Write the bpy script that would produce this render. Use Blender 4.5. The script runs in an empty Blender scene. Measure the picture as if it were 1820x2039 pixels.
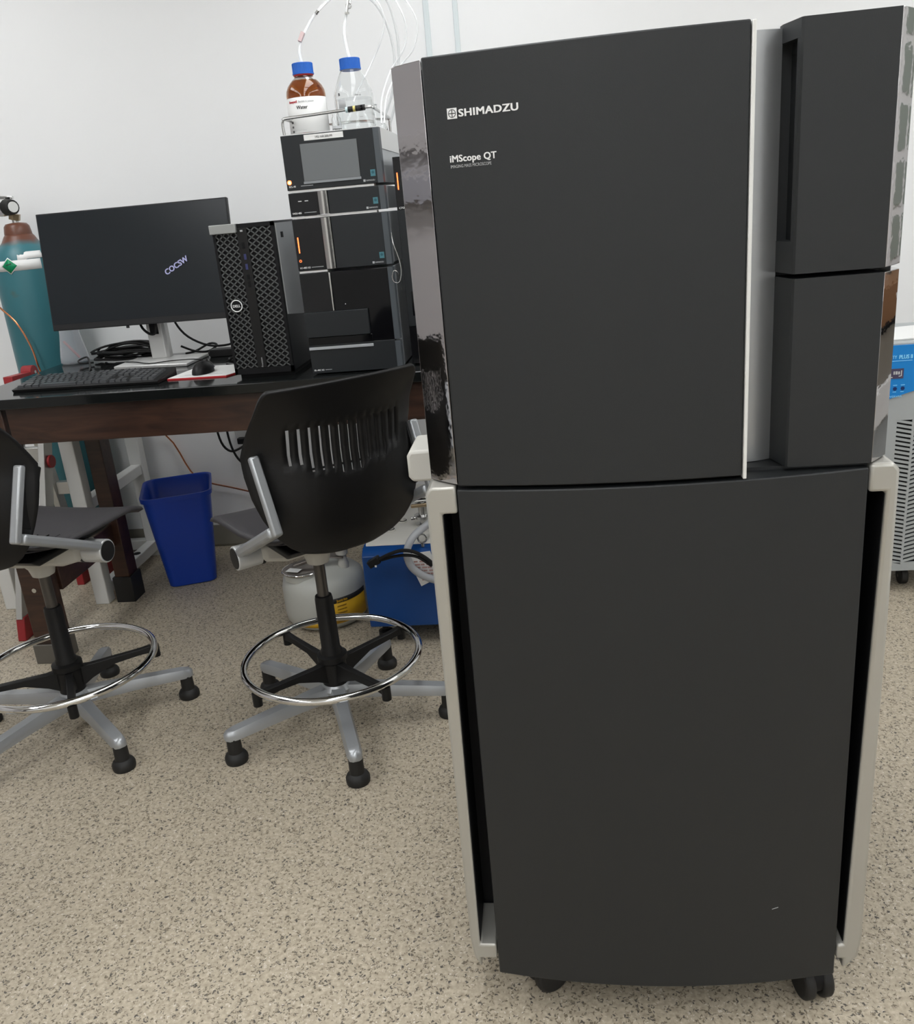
import bpy, math, random
from mathutils import Vector, Matrix
random.seed(7)
R = math.radians
S = bpy.context.scene
COL = S.collection

# ------------------------------------------------------------------ camera, light, exposure
cam_d = bpy.data.cameras.new('camera'); cam = bpy.data.objects.new('camera', cam_d); COL.objects.link(cam)
cam_d.sensor_fit = 'HORIZONTAL'; cam_d.sensor_width = 36.0
cam_d.lens = 1770.93 / 1820 * 36.0
cam_d.clip_start = .05; cam_d.clip_end = 60
pit, rol, yaw = R(19.122), R(-5.141), R(6.622)
fw = Vector((-math.sin(yaw)*math.cos(pit), math.cos(yaw)*math.cos(pit), -math.sin(pit)))
r0 = Vector((math.cos(yaw), math.sin(yaw), 0)); u0 = r0.cross(fw)
rt = r0*math.cos(rol) + u0*math.sin(rol); up = u0*math.cos(rol) - r0*math.sin(rol)
M3 = Matrix((rt, up, -fw)).transposed()
cam.matrix_world = Matrix.Translation((0, 0, 1.365)) @ M3.to_4x4()
S.camera = cam

w = bpy.data.worlds.new('world'); S.world = w; w.use_nodes = True
w.node_tree.nodes['Background'].inputs[0].default_value = (.8, .85, .9, 1)
w.node_tree.nodes['Background'].inputs[1].default_value = .3
S.view_settings.view_transform = 'Standard'
S.view_settings.look = 'None'
S.view_settings.gamma = 1
S.view_settings.use_curve_mapping = False
S.view_settings.exposure = 0.0
LAMP = 7.6            # radiance of the ceiling light panels
ROOM = (-3.4, 3.0, -2.8, 3.62, 2.8)   # x0 x1 y0 y1 height

# ------------------------------------------------------------------ materials
MATS = {}
def mat(name, col=(.5,.5,.5), rough=.5, metal=0, spec=.5, emit=None, es=1, trans=0, alpha=1, ior=1.45, bump=None, var=None, coat=0, sss=0):
    if name in MATS: return MATS[name]
    m = bpy.data.materials.new(name); m.use_nodes = True; MATS[name] = m
    nt = m.node_tree; b = nt.nodes['Principled BSDF']
    b.inputs['Base Color'].default_value = (*col, 1)
    b.inputs['Roughness'].default_value = rough
    b.inputs['Metallic'].default_value = metal
    b.inputs['Specular IOR Level'].default_value = spec
    b.inputs['IOR'].default_value = ior
    b.inputs['Transmission Weight'].default_value = trans
    b.inputs['Alpha'].default_value = alpha
    b.inputs['Coat Weight'].default_value = coat
    if emit:
        b.inputs['Emission Color'].default_value = (*emit, 1); b.inputs['Emission Strength'].default_value = es
    if var:       # (scale, amount, [stretch]) soft tonal variation of the material itself
        tc = nt.nodes.new('ShaderNodeTexCoord'); mp = nt.nodes.new('ShaderNodeMapping')
        if len(var) > 2: mp.inputs['Scale'].default_value = var[2]
        n = nt.nodes.new('ShaderNodeTexNoise'); n.inputs['Scale'].default_value = var[0]; n.inputs['Detail'].default_value = 4
        mx = nt.nodes.new('ShaderNodeMix'); mx.data_type = 'RGBA'
        a = var[1]
        mx.inputs[6].default_value = (*[c*(1-a) for c in col], 1); mx.inputs[7].default_value = (*[min(1, c*(1+a)) for c in col], 1)
        nt.links.new(tc.outputs['Object'], mp.inputs[0]); nt.links.new(mp.outputs[0], n.inputs[0])
        nt.links.new(n.outputs['Fac'], mx.inputs[0]); nt.links.new(mx.outputs[2], b.inputs['Base Color'])
    if bump:      # (scale, strength, [stretch])
        tc = nt.nodes.new('ShaderNodeTexCoord'); mp = nt.nodes.new('ShaderNodeMapping')
        if len(bump) > 2: mp.inputs['Scale'].default_value = bump[2]
        n = nt.nodes.new('ShaderNodeTexNoise'); n.inputs['Scale'].default_value = bump[0]; n.inputs['Detail'].default_value = 2
        bp = nt.nodes.new('ShaderNodeBump'); bp.inputs['Strength'].default_value = bump[1]; bp.inputs['Distance'].default_value = .002
        nt.links.new(tc.outputs['Object'], mp.inputs[0]); nt.links.new(mp.outputs[0], n.inputs[0])
        nt.links.new(n.outputs['Fac'], bp.inputs['Height']); nt.links.new(bp.outputs[0], b.inputs['Normal'])
    return m

def floor_mat():
    m = bpy.data.materials.new('speckled_vinyl'); m.use_nodes = True; nt = m.node_tree; b = nt.nodes['Principled BSDF']
    N = nt.nodes.new; L = nt.links.new
    tc = N('ShaderNodeTexCoord')
    nz = N('ShaderNodeTexNoise'); nz.inputs['Scale'].default_value = 140; nz.inputs['Detail'].default_value = 2
    L(tc.outputs['Object'], nz.inputs[0])
    def layer(scale, lo, hi, rnd_lo, stretch, rot):
        add = N('ShaderNodeVectorMath'); add.operation = 'MULTIPLY_ADD'; add.inputs[1].default_value = (.016, .016, 0)
        L(nz.outputs['Color'], add.inputs[0]); L(tc.outputs['Object'], add.inputs[2])
        mp = N('ShaderNodeMapping'); mp.inputs['Scale'].default_value = stretch; mp.inputs['Rotation'].default_value = (0, 0, rot); L(add.outputs[0], mp.inputs[0])
        v = N('ShaderNodeTexVoronoi'); v.inputs['Scale'].default_value = scale; L(mp.outputs[0], v.inputs['Vector'])
        sep = N('ShaderNodeSeparateColor'); L(v.outputs['Color'], sep.inputs[0])
        g = N('ShaderNodeMath'); g.operation = 'GREATER_THAN'; g.inputs[1].default_value = rnd_lo; L(sep.outputs[0], g.inputs[0])
        mr = N('ShaderNodeMapRange'); mr.inputs[1].default_value = lo; mr.inputs[2].default_value = hi
        mr.inputs[3].default_value = 1; mr.inputs[4].default_value = 0; L(v.outputs['Distance'], mr.inputs[0])
        mu = N('ShaderNodeMath'); mu.operation = 'MULTIPLY'; L(g.outputs[0], mu.inputs[0]); L(mr.outputs[0], mu.inputs[1])
        return mu.outputs[0]
    big = N('ShaderNodeTexNoise'); big.inputs['Scale'].default_value = 110; big.inputs['Detail'].default_value = 6; L(tc.outputs['Object'], big.inputs[0])
    rp = N('ShaderNodeValToRGB'); rp.color_ramp.elements[0].position = .32; rp.color_ramp.elements[1].position = .68
    rp.color_ramp.elements[0].color = (.345, .292, .217, 1); rp.color_ramp.elements[1].color = (.52, .456, .355, 1)
    L(big.outputs['Fac'], rp.inputs[0]); c = rp.outputs[0]
    for sc, lo, hi, rl, col, stv, rot in ((260, .28, .42, .84, (.62, .575, .50, 1), (1, 1, 1), 0),
                                (225, .25, .42, .66, (.17, .14, .10, 1), (1, .5, 1), .4), (225, .25, .42, .72, (.15, .125, .09, 1), (.5, 1, 1), .5),
                                (205, .24, .41, .80, (.075, .068, .058, 1), (1, .5, 1), 1.0), (205, .24, .41, .84, (.07, .064, .056, 1), (.5, 1, 1), 1.2)):
        mx = N('ShaderNodeMix'); mx.data_type = 'RGBA'; L(layer(sc, lo, hi, rl, stv, rot), mx.inputs[0]); L(c, mx.inputs[6]); mx.inputs[7].default_value = col; c = mx.outputs[2]
    L(c, b.inputs['Base Color']); b.inputs['Roughness'].default_value = .42; b.inputs['Specular IOR Level'].default_value = .35
    return m

def wood_mat():
    m = bpy.data.materials.new('dark_wood'); m.use_nodes = True; nt = m.node_tree; b = nt.nodes['Principled BSDF']
    N = nt.nodes.new; L = nt.links.new
    tc = N('ShaderNodeTexCoord'); mp = N('ShaderNodeMapping'); mp.inputs['Scale'].default_value = (1.2, 8, 9)
    n = N('ShaderNodeTexNoise'); n.inputs['Scale'].default_value = 3; n.inputs['Detail'].default_value = 8; n.inputs['Distortion'].default_value = 1.2
    r = N('ShaderNodeValToRGB'); r.color_ramp.elements[0].position = .3; r.color_ramp.elements[1].position = .72
    r.color_ramp.elements[0].color = (.018, .0075, .0045, 1); r.color_ramp.elements[1].color = (.062, .027, .0155, 1)
    L(tc.outputs['Object'], mp.inputs[0]); L(mp.outputs[0], n.inputs[0]); L(n.outputs['Fac'], r.inputs[0]); L(r.outputs[0], b.inputs['Base Color'])
    b.inputs['Roughness'].default_value = .38
    return m

def teal_mat():
    m = bpy.data.materials.new('teal_paint'); m.use_nodes = True; nt = m.node_tree; b = nt.nodes['Principled BSDF']
    N = nt.nodes.new; L = nt.links.new
    tc = N('ShaderNodeTexCoord'); n = N('ShaderNodeTexNoise'); n.inputs['Scale'].default_value = 9; n.inputs['Detail'].default_value = 6
    r = N('ShaderNodeValToRGB'); r.color_ramp.elements[0].position = .62; r.color_ramp.elements[1].position = .76
    r.color_ramp.elements[0].color = (.035, .155, .185, 1); r.color_ramp.elements[1].color = (.09, .10, .07, 1)
    L(tc.outputs['Object'], n.inputs[0]); L(n.outputs['Fac'], r.inputs[0])
    sx = N('ShaderNodeSeparateXYZ'); L(tc.outputs['Object'], sx.inputs[0])
    nz = N('ShaderNodeTexNoise'); nz.inputs['Scale'].default_value = 14; L(tc.outputs['Object'], nz.inputs[0])
    ad = N('ShaderNodeMath'); ad.operation = 'MULTIPLY_ADD'; ad.inputs[1].default_value = .03; L(nz.outputs['Fac'], ad.inputs[0]); L(sx.outputs[2], ad.inputs[2])
    mr = N('ShaderNodeMapRange'); mr.inputs[1].default_value = 1.352+.015; mr.inputs[2].default_value = 1.372+.015; L(ad.outputs[0], mr.inputs[0])
    mx = N('ShaderNodeMix'); mx.data_type = 'RGBA'; L(mr.outputs[0], mx.inputs[0]); L(r.outputs[0], mx.inputs[6]); mx.inputs[7].default_value = (.135, .05, .03, 1)
    L(mx.outputs[2], b.inputs['Base Color']); b.inputs['Roughness'].default_value = .4
    return m

white_wall = mat('white_wall_paint', (.83, .835, .84), .6, bump=(120, .05))
side_wall = mat('grey_wall_paint', (.42, .405, .41), .6)
ceil_m = mat('ceiling_tile', (.8, .8, .78), .8, bump=(60, .15))
floor_m = floor_mat(); wood = wood_mat(); teal = teal_mat()
base_m = mat('cove_base', (.25, .235, .195), .5)
panel_m = mat('charcoal_panel', (.0150, .0166, .0180), .5, bump=(900, .08))
mirror_m = mat('mirror_smoke', (.50, .485, .49), .04, 1, bump=(60, .07, (1, 1, 1)))
silver_f = mat('champagne_silver', (.44, .43, .395), .38, .5)
silver_p = mat('silver_panel', (.42, .43, .44), .36, .75)
white_strip = mat('white_strip', (.72, .72, .70), .35)
black_m = mat('matte_black', (.006, .006, .007), .55, spec=.25)
black_gloss = mat('gloss_black', (.004, .004, .005), .08, spec=.25)
black_pl = mat('black_plastic', (.0095, .0093, .0095), .45, spec=.3, bump=(500, .1))
seat_pl = mat('charcoal_seat', (.035, .033, .036), .5, bump=(300, .1))
rubber = mat('rubber', (.014, .0135, .013), .6)
chrome = mat('chrome', (.75, .75, .74), .08, 1)
steel = mat('steel', (.55, .55, .54), .25, 1)
alu = mat('chair_silver', (.40, .415, .43), .33, .5)
alu_tube = mat('pale_silver', (.58, .59, .59), .35, .35)
pale_pl = mat('pale_grey_plastic', (.50, .49, .45), .5)
gas_gray = mat('gas_spring', (.10, .092, .085), .35, .6)
blue_bin = mat('blue_plastic', (.006, .045, .36), .4)
white_pl = mat('white_plastic', (.72, .72, .71), .45)
hplc_dark = mat('hplc_charcoal', (.0135, .016, .0185), .42, spec=.4)
hplc_gloss = mat('hplc_gloss', (.008, .008, .009), .06, spec=.35)
hplc_trim = mat('hplc_trim', (.075, .085, .095), .4)
hplc_side = mat('hplc_side_silver', (.42, .44, .46), .35, .2)
hand_m = mat('brushed_handle', (.55, .54, .52), .22, 1, bump=(40, .1, (30, 1, 1)))
lcd_off = mat('lcd_grey', (.15, .16, .165), .25)
led_red = mat('led_red', (1, .2, .05), .4, emit=(1, .13, .03), es=4)
led_amber = mat('led_amber', (1, .6, .3), .4, emit=(1, .55, .25), es=2.5)
led_blue = mat('led_blue', (.1, .1, 1), .4, emit=(.08, .1, 1), es=6)
ink_white = mat('white_print', (.8, .8, .8), .5)
ink_grey = mat('grey_print', (.45, .46, .47), .5)
ink_dark = mat('dark_print', (.03, .03, .03), .5)
ink_red = mat('red_print', (.5, .02, .03), .5)
paper = mat('white_paper', (.78, .78, .77), .6)
cap_blue = mat('cap_blue', (.012, .12, .52), .4)
amber = mat('amber_glass', (.50, .205, .045), .03, trans=.92, ior=1.5)
glass = mat('clear_glass', (.97, .98, .98), .02, trans=1, ior=1.3)
liquid_label = mat('bottle_label', (.75, .75, .74), .55)
red_ring = mat('red_ring', (.45, .02, .03), .4)
tubing = mat('ptfe_tube', (.90, .92, .93), .3, alpha=.6)
screen_m = mat('screen_black', (.011, .014, .017), .22, spec=.35)
bezel_m = mat('bezel_black', (.014, .014, .015), .45, spec=.35)
screen_txt = mat('screen_text', (.2, .2, .3), .5, emit=(.5, .5, .85), es=.38)
table_top = mat('epoxy_black', (.008, .009, .009), .10, ior=1.40, var=(3, .25))
rubber_boot = mat('boot_black', (.012, .012, .012), .5)
red_m = mat('red_painted', (.28, .018, .022), .4)
alu_lad = mat('ladder_aluminium', (.50, .50, .48), .38, .7, bump=(30, .15, (1, 1, 12)))
white_paint = mat('white_paint', (.66, .66, .64), .4)
copper = mat('copper', (.75, .30, .15), .25, 1)
brown_p = mat('brown_paint', (.13, .05, .03), .35)
brass = mat('brass', (.35, .27, .17), .35, .8)
poly = mat('translucent_poly', (.56, .565, .525), .4, trans=.08)
yellow = mat('label_yellow', (.70, .40, .02), .5)
blue_pump = mat('pump_blue', (.006, .055, .22), .35)
cream = mat('cream_plastic', (.60, .585, .54), .4)
hose_m = mat('grey_hose', (.42, .43, .45), .4)
ups_grey = mat('ups_grey', (.36, .38, .385), .45)
ups_blue = mat('ups_blue', (.0, .20, .58), .4)
ups_lcd = mat('ups_lcd', (.06, .05, .10), .2)
clearpl = mat('clear_plastic', (.85, .87, .9), .15, trans=.75, ior=1.2)
green_d = mat('diamond_green', (.0, .25, .10), .45)
greenplug = mat('plug_green', (.10, .45, .03), .5)
trim_blue = mat('pale_conduit', (.66, .72, .735), .5)
pad_red = mat('pad_red', (.5, .02, .025), .5)
lamp_m = mat('lamp_diffuser', (.9, .9, .9), .5, emit=(.97, .99, 1.0), es=LAMP)
frame_w = mat('white_frame', (.75, .75, .74), .5)
window_g = mat('window_glass', (.30, .34, .30), .1)
cardboard = mat('brown_board', (.22, .11, .05), .6)
teal_sticker = mat('teal_sticker', (.06, .19, .23), .4)
yellow_ring = mat('ring_yellow', (.7, .6, .2), .4)

# ------------------------------------------------------------------ mesh helpers
ORG = {}
class MB:
    def __init__(s): s.v = []; s.f = []
    def add(s, vs, fs):
        o = len(s.v); s.v += [tuple(v) for v in vs]; s.f += [tuple(i+o for i in f) for f in fs]; return s
    def box(s, x0, x1, y0, y1, z0, z1):
        return s.add([(x0,y0,z0),(x1,y0,z0),(x1,y1,z0),(x0,y1,z0),(x0,y0,z1),(x1,y0,z1),(x1,y1,z1),(x0,y1,z1)],
                     [(0,3,2,1),(4,5,6,7),(0,1,5,4),(1,2,6,5),(2,3,7,6),(3,0,4,7)])
    def bar(s, p0, p1, w, d, upv=(0,0,1)):
        p0, p1 = Vector(p0), Vector(p1); t = (p1-p0).normalized(); u = Vector(upv)
        if abs(t.dot(u)) > .99: u = Vector((0,1,0))
        a = t.cross(u).normalized()*w/2; b = a.cross(t).normalized()*d/2
        q = [p+sa*a+sb*b for p in (p0,p1) for sa,sb in ((-1,-1),(1,-1),(1,1),(-1,1))]
        return s.add(q, [(0,1,2,3),(7,6,5,4),(0,4,5,1),(1,5,6,2),(2,6,7,3),(3,7,4,0)])
    def prism(s, poly, lo, hi, axis='z'):
        n = len(poly)
        def P(a, b, c): return {'z': (a,b,c), 'y': (a,c,b), 'x': (c,a,b)}[axis]
        vs = [P(a,b,lo) for a,b in poly] + [P(a,b,hi) for a,b in poly]
        fs = [tuple(range(n))[::-1], tuple(range(n,2*n))] + [(i,(i+1)%n,(i+1)%n+n,i+n) for i in range(n)]
        return s.add(vs, fs)
    def cyl(s, p0, p1, r0, r1=None, n=20, caps=True):
        r1 = r0 if r1 is None else r1
        p0, p1 = Vector(p0), Vector(p1); t = (p1-p0).normalized()
        a = t.orthogonal().normalized(); b = t.cross(a)
        vs = [p+(a*math.cos(2*math.pi*i/n)+b*math.sin(2*math.pi*i/n))*r for p,r in ((p0,r0),(p1,r1)) for i in range(n)]
        fs = [(i,(i+1)%n,(i+1)%n+n,i+n) for i in range(n)]
        if caps: fs += [tuple(range(n))[::-1], tuple(range(n,2*n))]
        return s.add(vs, fs)
    def lathe(s, prof, c=(0,0,0), n=28, cap=True):
        vs = []; fs = []; c = Vector(c)
        for r,z in prof:
            vs += [c+Vector((r*math.cos(2*math.pi*i/n), r*math.sin(2*math.pi*i/n), z)) for i in range(n)]
        for k in range(len(prof)-1):
            fs += [(k*n+i, k*n+(i+1)%n, (k+1)*n+(i+1)%n, (k+1)*n+i) for i in range(n)]
        if cap: fs += [tuple(range(n))[::-1], tuple(range((len(prof)-1)*n, len(prof)*n))]
        return s.add(vs, fs)
    def tube(s, pts, r, n=8, closed=False, sub=4):
        P = [Vector(p) for p in pts]
        if sub > 1 and len(P) > 2:
            Q = []; m = len(P); rng = m if closed else m-1
            for i in range(rng):
                a,b,c,d = (P[(i-1)%m],P[i],P[(i+1)%m],P[(i+2)%m]) if closed else (P[max(i-1,0)],P[i],P[i+1],P[min(i+2,m-1)])
                for k in range(sub):
                    t = k/sub
                    Q.append(.5*((2*b)+(c-a)*t+(2*a-5*b+4*c-d)*t*t+(3*b-a-3*c+d)*t**3))
            if not closed: Q.append(P[-1])
            P = Q
        m = len(P); vs = []; fs = []; pa = None
        for i,p in enumerate(P):
            t = (P[(i+1)%m]-P[i-1]) if closed else (P[min(i+1,m-1)]-P[max(i-1,0)])
            t.normalize()
            a = t.orthogonal().normalized() if pa is None else (pa-t*pa.dot(t)).normalized()
            pa = a; b = t.cross(a)
            rr = r(i/(m-1)) if callable(r) else r
            vs += [p+(a*math.cos(2*math.pi*k/n)+b*math.sin(2*math.pi*k/n))*rr for k in range(n)]
        for i in range(m if closed else m-1):
            j = (i+1)%m
            fs += [(i*n+k, i*n+(k+1)%n, j*n+(k+1)%n, j*n+k) for k in range(n)]
        if not closed: fs += [tuple(range(n))[::-1], tuple(range((m-1)*n, m*n))]
        return s.add(vs, fs)
    def torus(s, c, R0, r, n=64, m=10, ax='z', sx=1):
        c = Vector(c)
        pts = []
        for i in range(n):
            a = 2*math.pi*i/n; x, y = R0*math.cos(a)*sx, R0*math.sin(a)
            pts.append(c+Vector({'z': (x,y,0), 'y': (x,0,y), 'x': (0,x,y)}[ax]))
        return s.tube(pts, r, m, True, 1)
    def sph(s, c, r, sx=1, sy=1, sz=1, n=20, m=12, z0=-1):
        prof = [(r*math.sin(math.pi*k/m), -r*math.cos(math.pi*k/m)) for k in range(m+1)]
        vs = []; fs = []; c = Vector(c)
        for rr,z in prof:
            z = max(z, z0*r) if z0 > -1 else z
            vs += [c+Vector((sx*rr*math.cos(2*math.pi*i/n), sy*rr*math.sin(2*math.pi*i/n), sz*z)) for i in range(n)]
        for k in range(m): fs += [(k*n+i, k*n+(i+1)%n, (k+1)*n+(i+1)%n, (k+1)*n+i) for i in range(n)]
        return s.add(vs, fs)
    def grid(s, rows):
        n = len(rows[0]); vs = [p for r in rows for p in r]
        return s.add(vs, [(i*n+j, i*n+j+1, (i+1)*n+j+1, (i+1)*n+j) for i in range(len(rows)-1) for j in range(n-1)])
    def mesh(s, name, m, org=(0,0,0), smooth=35):
        me = bpy.data.meshes.new(name); o = Vector(org)
        me.from_pydata([tuple(Vector(v)-o) for v in s.v], [], s.f); me.validate(); me.update()
        import bmesh as _b
        bm = _b.new(); bm.from_mesh(me); _b.ops.recalc_face_normals(bm, faces=bm.faces); bm.to_mesh(me); bm.free()
        if smooth:
            me.polygons.foreach_set('use_smooth', [True]*len(me.polygons)); me.set_sharp_from_angle(angle=R(smooth))
        me.materials.append(m)
        return me
    def build(s, name, m, parent=None, bevel=0, smooth=35, sub=0, solid=0, seg=2, off=-1):
        org = ORG.get(parent, Vector((0,0,0))) if parent is not None else Vector((0,0,0))
        ob = bpy.data.objects.new(name, s.mesh(name, m, org, smooth)); COL.objects.link(ob)
        if parent is not None: ob.parent = parent
        ORG[ob] = org
        if solid:
            md = ob.modifiers.new('solid', 'SOLIDIFY'); md.thickness = solid; md.offset = off
        if bevel:
            md = ob.modifiers.new('bevel', 'BEVEL'); md.width = bevel; md.segments = seg; md.limit_method = 'ANGLE'; md.angle_limit = R(40)
            md.harden_normals = False
        if sub:
            md = ob.modifiers.new('sub', 'SUBSURF'); md.levels = sub; md.render_levels = sub
        return ob

def tag(o, label, cat, group=None):
    o['label'] = label; o['category'] = cat
    if group: o['group'] = group
    return o
def thing(name, label, cat, loc=(0,0,0), rz=0, group=None, local=False):
    o = bpy.data.objects.new(name, None); COL.objects.link(o); o.location = loc; o.rotation_euler = (0,0,rz)
    o.empty_display_size = .05
    ORG[o] = Vector((0,0,0)) if local else Vector(loc)
    return tag(o, label, cat, group)
def struct(mb, name, m, parent=None, **k):
    o = mb.build(name, m, parent, **k)
    if parent is None: o['kind'] = 'structure'
    return o
def single(mb, name, m, label, cat, group=None, **k):
    """a thing that is one mesh, origin moved to its base centre"""
    xs, ys, zs = zip(*s_v(mb)); org = Vector(((min(xs)+max(xs))/2, (min(ys)+max(ys))/2, min(zs)))
    ob = bpy.data.objects.new(name, None); bpy.data.objects.remove(ob)
    tmp = object(); ORG[tmp] = org
    me = mb.mesh(name, m, org, k.get('smooth', 35))
    ob = bpy.data.objects.new(name, me); COL.objects.link(ob); ob.location = org; ORG[ob] = org
    if k.get('solid'):
        md = ob.modifiers.new('solid', 'SOLIDIFY'); md.thickness = k['solid']; md.offset = k.get('off', -1)
    if k.get('bevel'):
        md = ob.modifiers.new('bevel', 'BEVEL'); md.width = k['bevel']; md.segments = 2; md.limit_method = 'ANGLE'; md.angle_limit = R(40)
    return tag(ob, label, cat, group)
def s_v(mb): return mb.v
def copy_part(o, parent, loc):
    c = o.copy(); COL.objects.link(c); c.parent = parent; c.location = loc; return c

def text(s, size, m, parent, loc, rot=(R(90),0,0), name='lettering', sx=1, bold=0, align='LEFT', ext=.0003, conform=None, sp=1, fit=None):
    cu = bpy.data.curves.new('t', 'FONT'); cu.body = s; cu.size = size; cu.extrude = ext; cu.align_x = align
    cu.space_character = sp; cu.resolution_u = 3
    ob = bpy.data.objects.new('t', cu); COL.objects.link(ob)
    bpy.context.view_layer.update()
    ev = ob.evaluated_get(bpy.context.evaluated_depsgraph_get())
    me = bpy.data.meshes.new_from_object(ev); me.name = name
    bpy.data.objects.remove(ob); bpy.data.curves.remove(cu)
    if fit:
        xs_ = [v.co.x for v in me.vertices]; sx = fit/(max(xs_)-min(xs_))
    org = ORG.get(parent, Vector((0,0,0)))
    mt = Matrix.Translation(Vector(loc)) @ Vector_euler(rot) @ Matrix.Diagonal((sx,1,1,1))
    for v in me.vertices:
        p = mt @ v.co
        if conform: p = conform(p)
        v.co = p - org
    if bold:      # heavier strokes: the same glyphs laid over themselves with small shifts
        ax = (Vector_euler(rot) @ Vector((1,0,0))).normalized(); az = (Vector_euler(rot) @ Vector((0,1,0))).normalized()
        vs0 = [v.co.copy() for v in me.vertices]; fs0 = [tuple(p.vertices) for p in me.polygons]; VV = []; FF = []
        an = ax.cross(az)
        for k_, (a_, b_) in enumerate(((-1,-.5),(1,-.5),(-1,.5),(1,.5))):
            o_ = len(VV); VV += [tuple(v+ax*a_*bold+az*b_*bold+an*.00006*k_) for v in vs0]; FF += [tuple(i+o_ for i in f) for f in fs0]
        me = bpy.data.meshes.new(name); me.from_pydata(VV, [], FF); me.update()
    me.materials.clear(); me.materials.append(m)
    t = bpy.data.objects.new(name, me); COL.objects.link(t); t.parent = parent; ORG[t] = org
    return t
def Vector_euler(r):
    from mathutils import Euler
    return Euler(r).to_matrix().to_4x4()

# ------------------------------------------------------------------ the room
x0, x1, y0, y1, hh = ROOM
T = .1
struct(MB().box(x0-T, x1+T, y0-T, y1+T, -.1, 0), 'floor', floor_m, smooth=0)
struct(MB().box(x0-T, x1+T, y0-T, y1+T, hh, hh+.1), 'ceiling', ceil_m, smooth=0)
struct(MB().box(x0, x1, y1, y1+T, 0, hh), 'wall_back', white_wall, smooth=0)
struct(MB().box(x0-T, x0, y0, y1+T, 0, hh), 'wall_left', side_wall, smooth=0)
struct(MB().box(x1, x1+T, y0, y1+T, 0, hh), 'wall_right', white_wall, smooth=0)
struct(MB().box(x0-T, x1+T, y0-T, y0, 0, hh), 'wall_front', white_wall, smooth=0)
struct(MB().prism([(y1-.006,0),(y1-.012,.012),(y1-.006,.1),(y1,.1),(y1,0)], x0, x1, 'x'), 'baseboard_back', base_m, smooth=0)
struct(MB().box(-.379, -.359, y1-.008, y1, .1, hh), 'trim_1', trim_blue, bevel=.002)
struct(MB().box(-.272, -.254, y1-.008, y1, .1, hh), 'trim_2', trim_blue, bevel=.002)
# raceways on the left wall (seen only in the smoked mirror of the cabinet)
struct(MB().box(x0, x0+.06, y0+.2, 2.8, 1.60, 1.68), 'trim_3', side_wall, bevel=.004)
struct(MB().box(x0, x0+.10, y0+.2, 2.8, 1.38, 1.50), 'trim_4', mat('raceway_grey', (.30, .30, .33), .4), bevel=.004)
# window of the right wall, reflected in the mirror strip
wy0, wy1, wz0, wz1 = 2.34, 3.24, .96, 2.24
wf = struct(MB().box(x1-.05, x1-.001, wy0, wy1, wz0, wz1), 'window_1', frame_w, bevel=.004)
for a in range(6):
    for ya, yb in ((2.42, 2.80), (2.88, 3.18)):
        za = wz0+.04+a*.205
        MB().box(x1-.056, x1-.05, ya, yb, za, za+.165).build('pane', window_g, wf)

# ceiling lights
k = 0
for cx, ordx in ((-2.3, 'left'), (-.2, 'middle'), (1.9, 'right')):
    for cy, ordy in ((-1.9, 'rear'), (-.4, 'second'), (1.1, 'third'), (2.45, 'front')):
        t = thing('ceiling_light', f'flush ceiling light panel, {ordx} row, {ordy} of its row', 'ceiling light', (cx, cy, hh-.03), group='ceiling light panels')
        MB().box(cx-.32, cx+.32, cy-.62, cy+.62, hh-.03, hh-.001).build('frame', frame_w, t, bevel=.004)
        MB().box(cx-.285, cx+.285, cy-.585, cy+.585, hh-.034, hh-.03).build('diffuser', lamp_m, t, smooth=0)

# ------------------------------------------------------------------ imaging cabinet
def bow(x): return 1.2 - .028*(1-((x-.144)/.281)**2)
def bowslab(xa, xb, z0, z1, th, n=20):
    xs = [xa+(xb-xa)*i/n for i in range(n+1)]
    return MB().prism([(x, bow(x)) for x in xs] + [(x, max(bow(x)+th, bow(xa)+th)) for x in reversed(xs)], z0, z1)
cab = thing('instrument_cabinet', 'tall charcoal imaging mass microscope cabinet with bowed front and silver side frames', 'instrument', (.145, 1.6, 0))
lower = bowslab(-.137, .427, .088, .979, .03).build('lower_panel', panel_m, cab, bevel=.002)
door = bowslab(-.134, .2535, .985, 1.535, .03).build('upper_door', panel_m, cab, bevel=.002)
MB().prism([(.2545,bow(.2545)-.002),(.2595,bow(.2595)-.002),(.2595,1.25),(.2545,1.25)], .981, 1.534).build('door_edge_strip', white_strip, cab, bevel=.001)
pts = [(.26,1.238)] + [(.26+.047*i/8, 1.238+.012*(i/8)**2) for i in range(9)] + [(.307,1.262),(.26,1.262)]
MB().prism(pts[1:], .985, 1.531).build('silver_recess_panel', silver_p, cab)
def arc(a, b, sg=1, deg=3.0, n=8):
    # slightly convex strip between two corners
    a, b = Vector(a), Vector(b); t = b-a; nrm = Vector((t.y, -t.x)).normalized()*sg; sag = t.length/2*math.tan(R(deg)/2)
    return [tuple(a+t*(i/n)+nrm*sag*4*(i/n)*(1-i/n)) for i in range(n+1)]
def block(name, z0, z1, grip=None):
    solid_p = [(.3065,1.248),(.3165,1.203),(.319,1.2),(.429,1.2),(.429,1.262),(.3065,1.262)]
    notch_p = [(.322,1.262),(.322,1.222),(.315,1.212),(.3165,1.203),(.319,1.2),(.429,1.2),(.429,1.262)]
    mb = MB()
    if grip:
        mb.prism(solid_p, z0, grip[0]); mb.prism(notch_p, grip[0], grip[1]); mb.prism(solid_p, grip[1], z1)
    else: mb.prism(solid_p, z0, z1)
    o = mb.build(name, panel_m, cab, bevel=0, smooth=20)
    MB().prism([*arc((.429,1.2),(.459,1.235)),(.459,1.262),(.429,1.262)], z0, z1).build('mirror_chamfer', mirror_m, cab, bevel=.0008)
    return o
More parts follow.
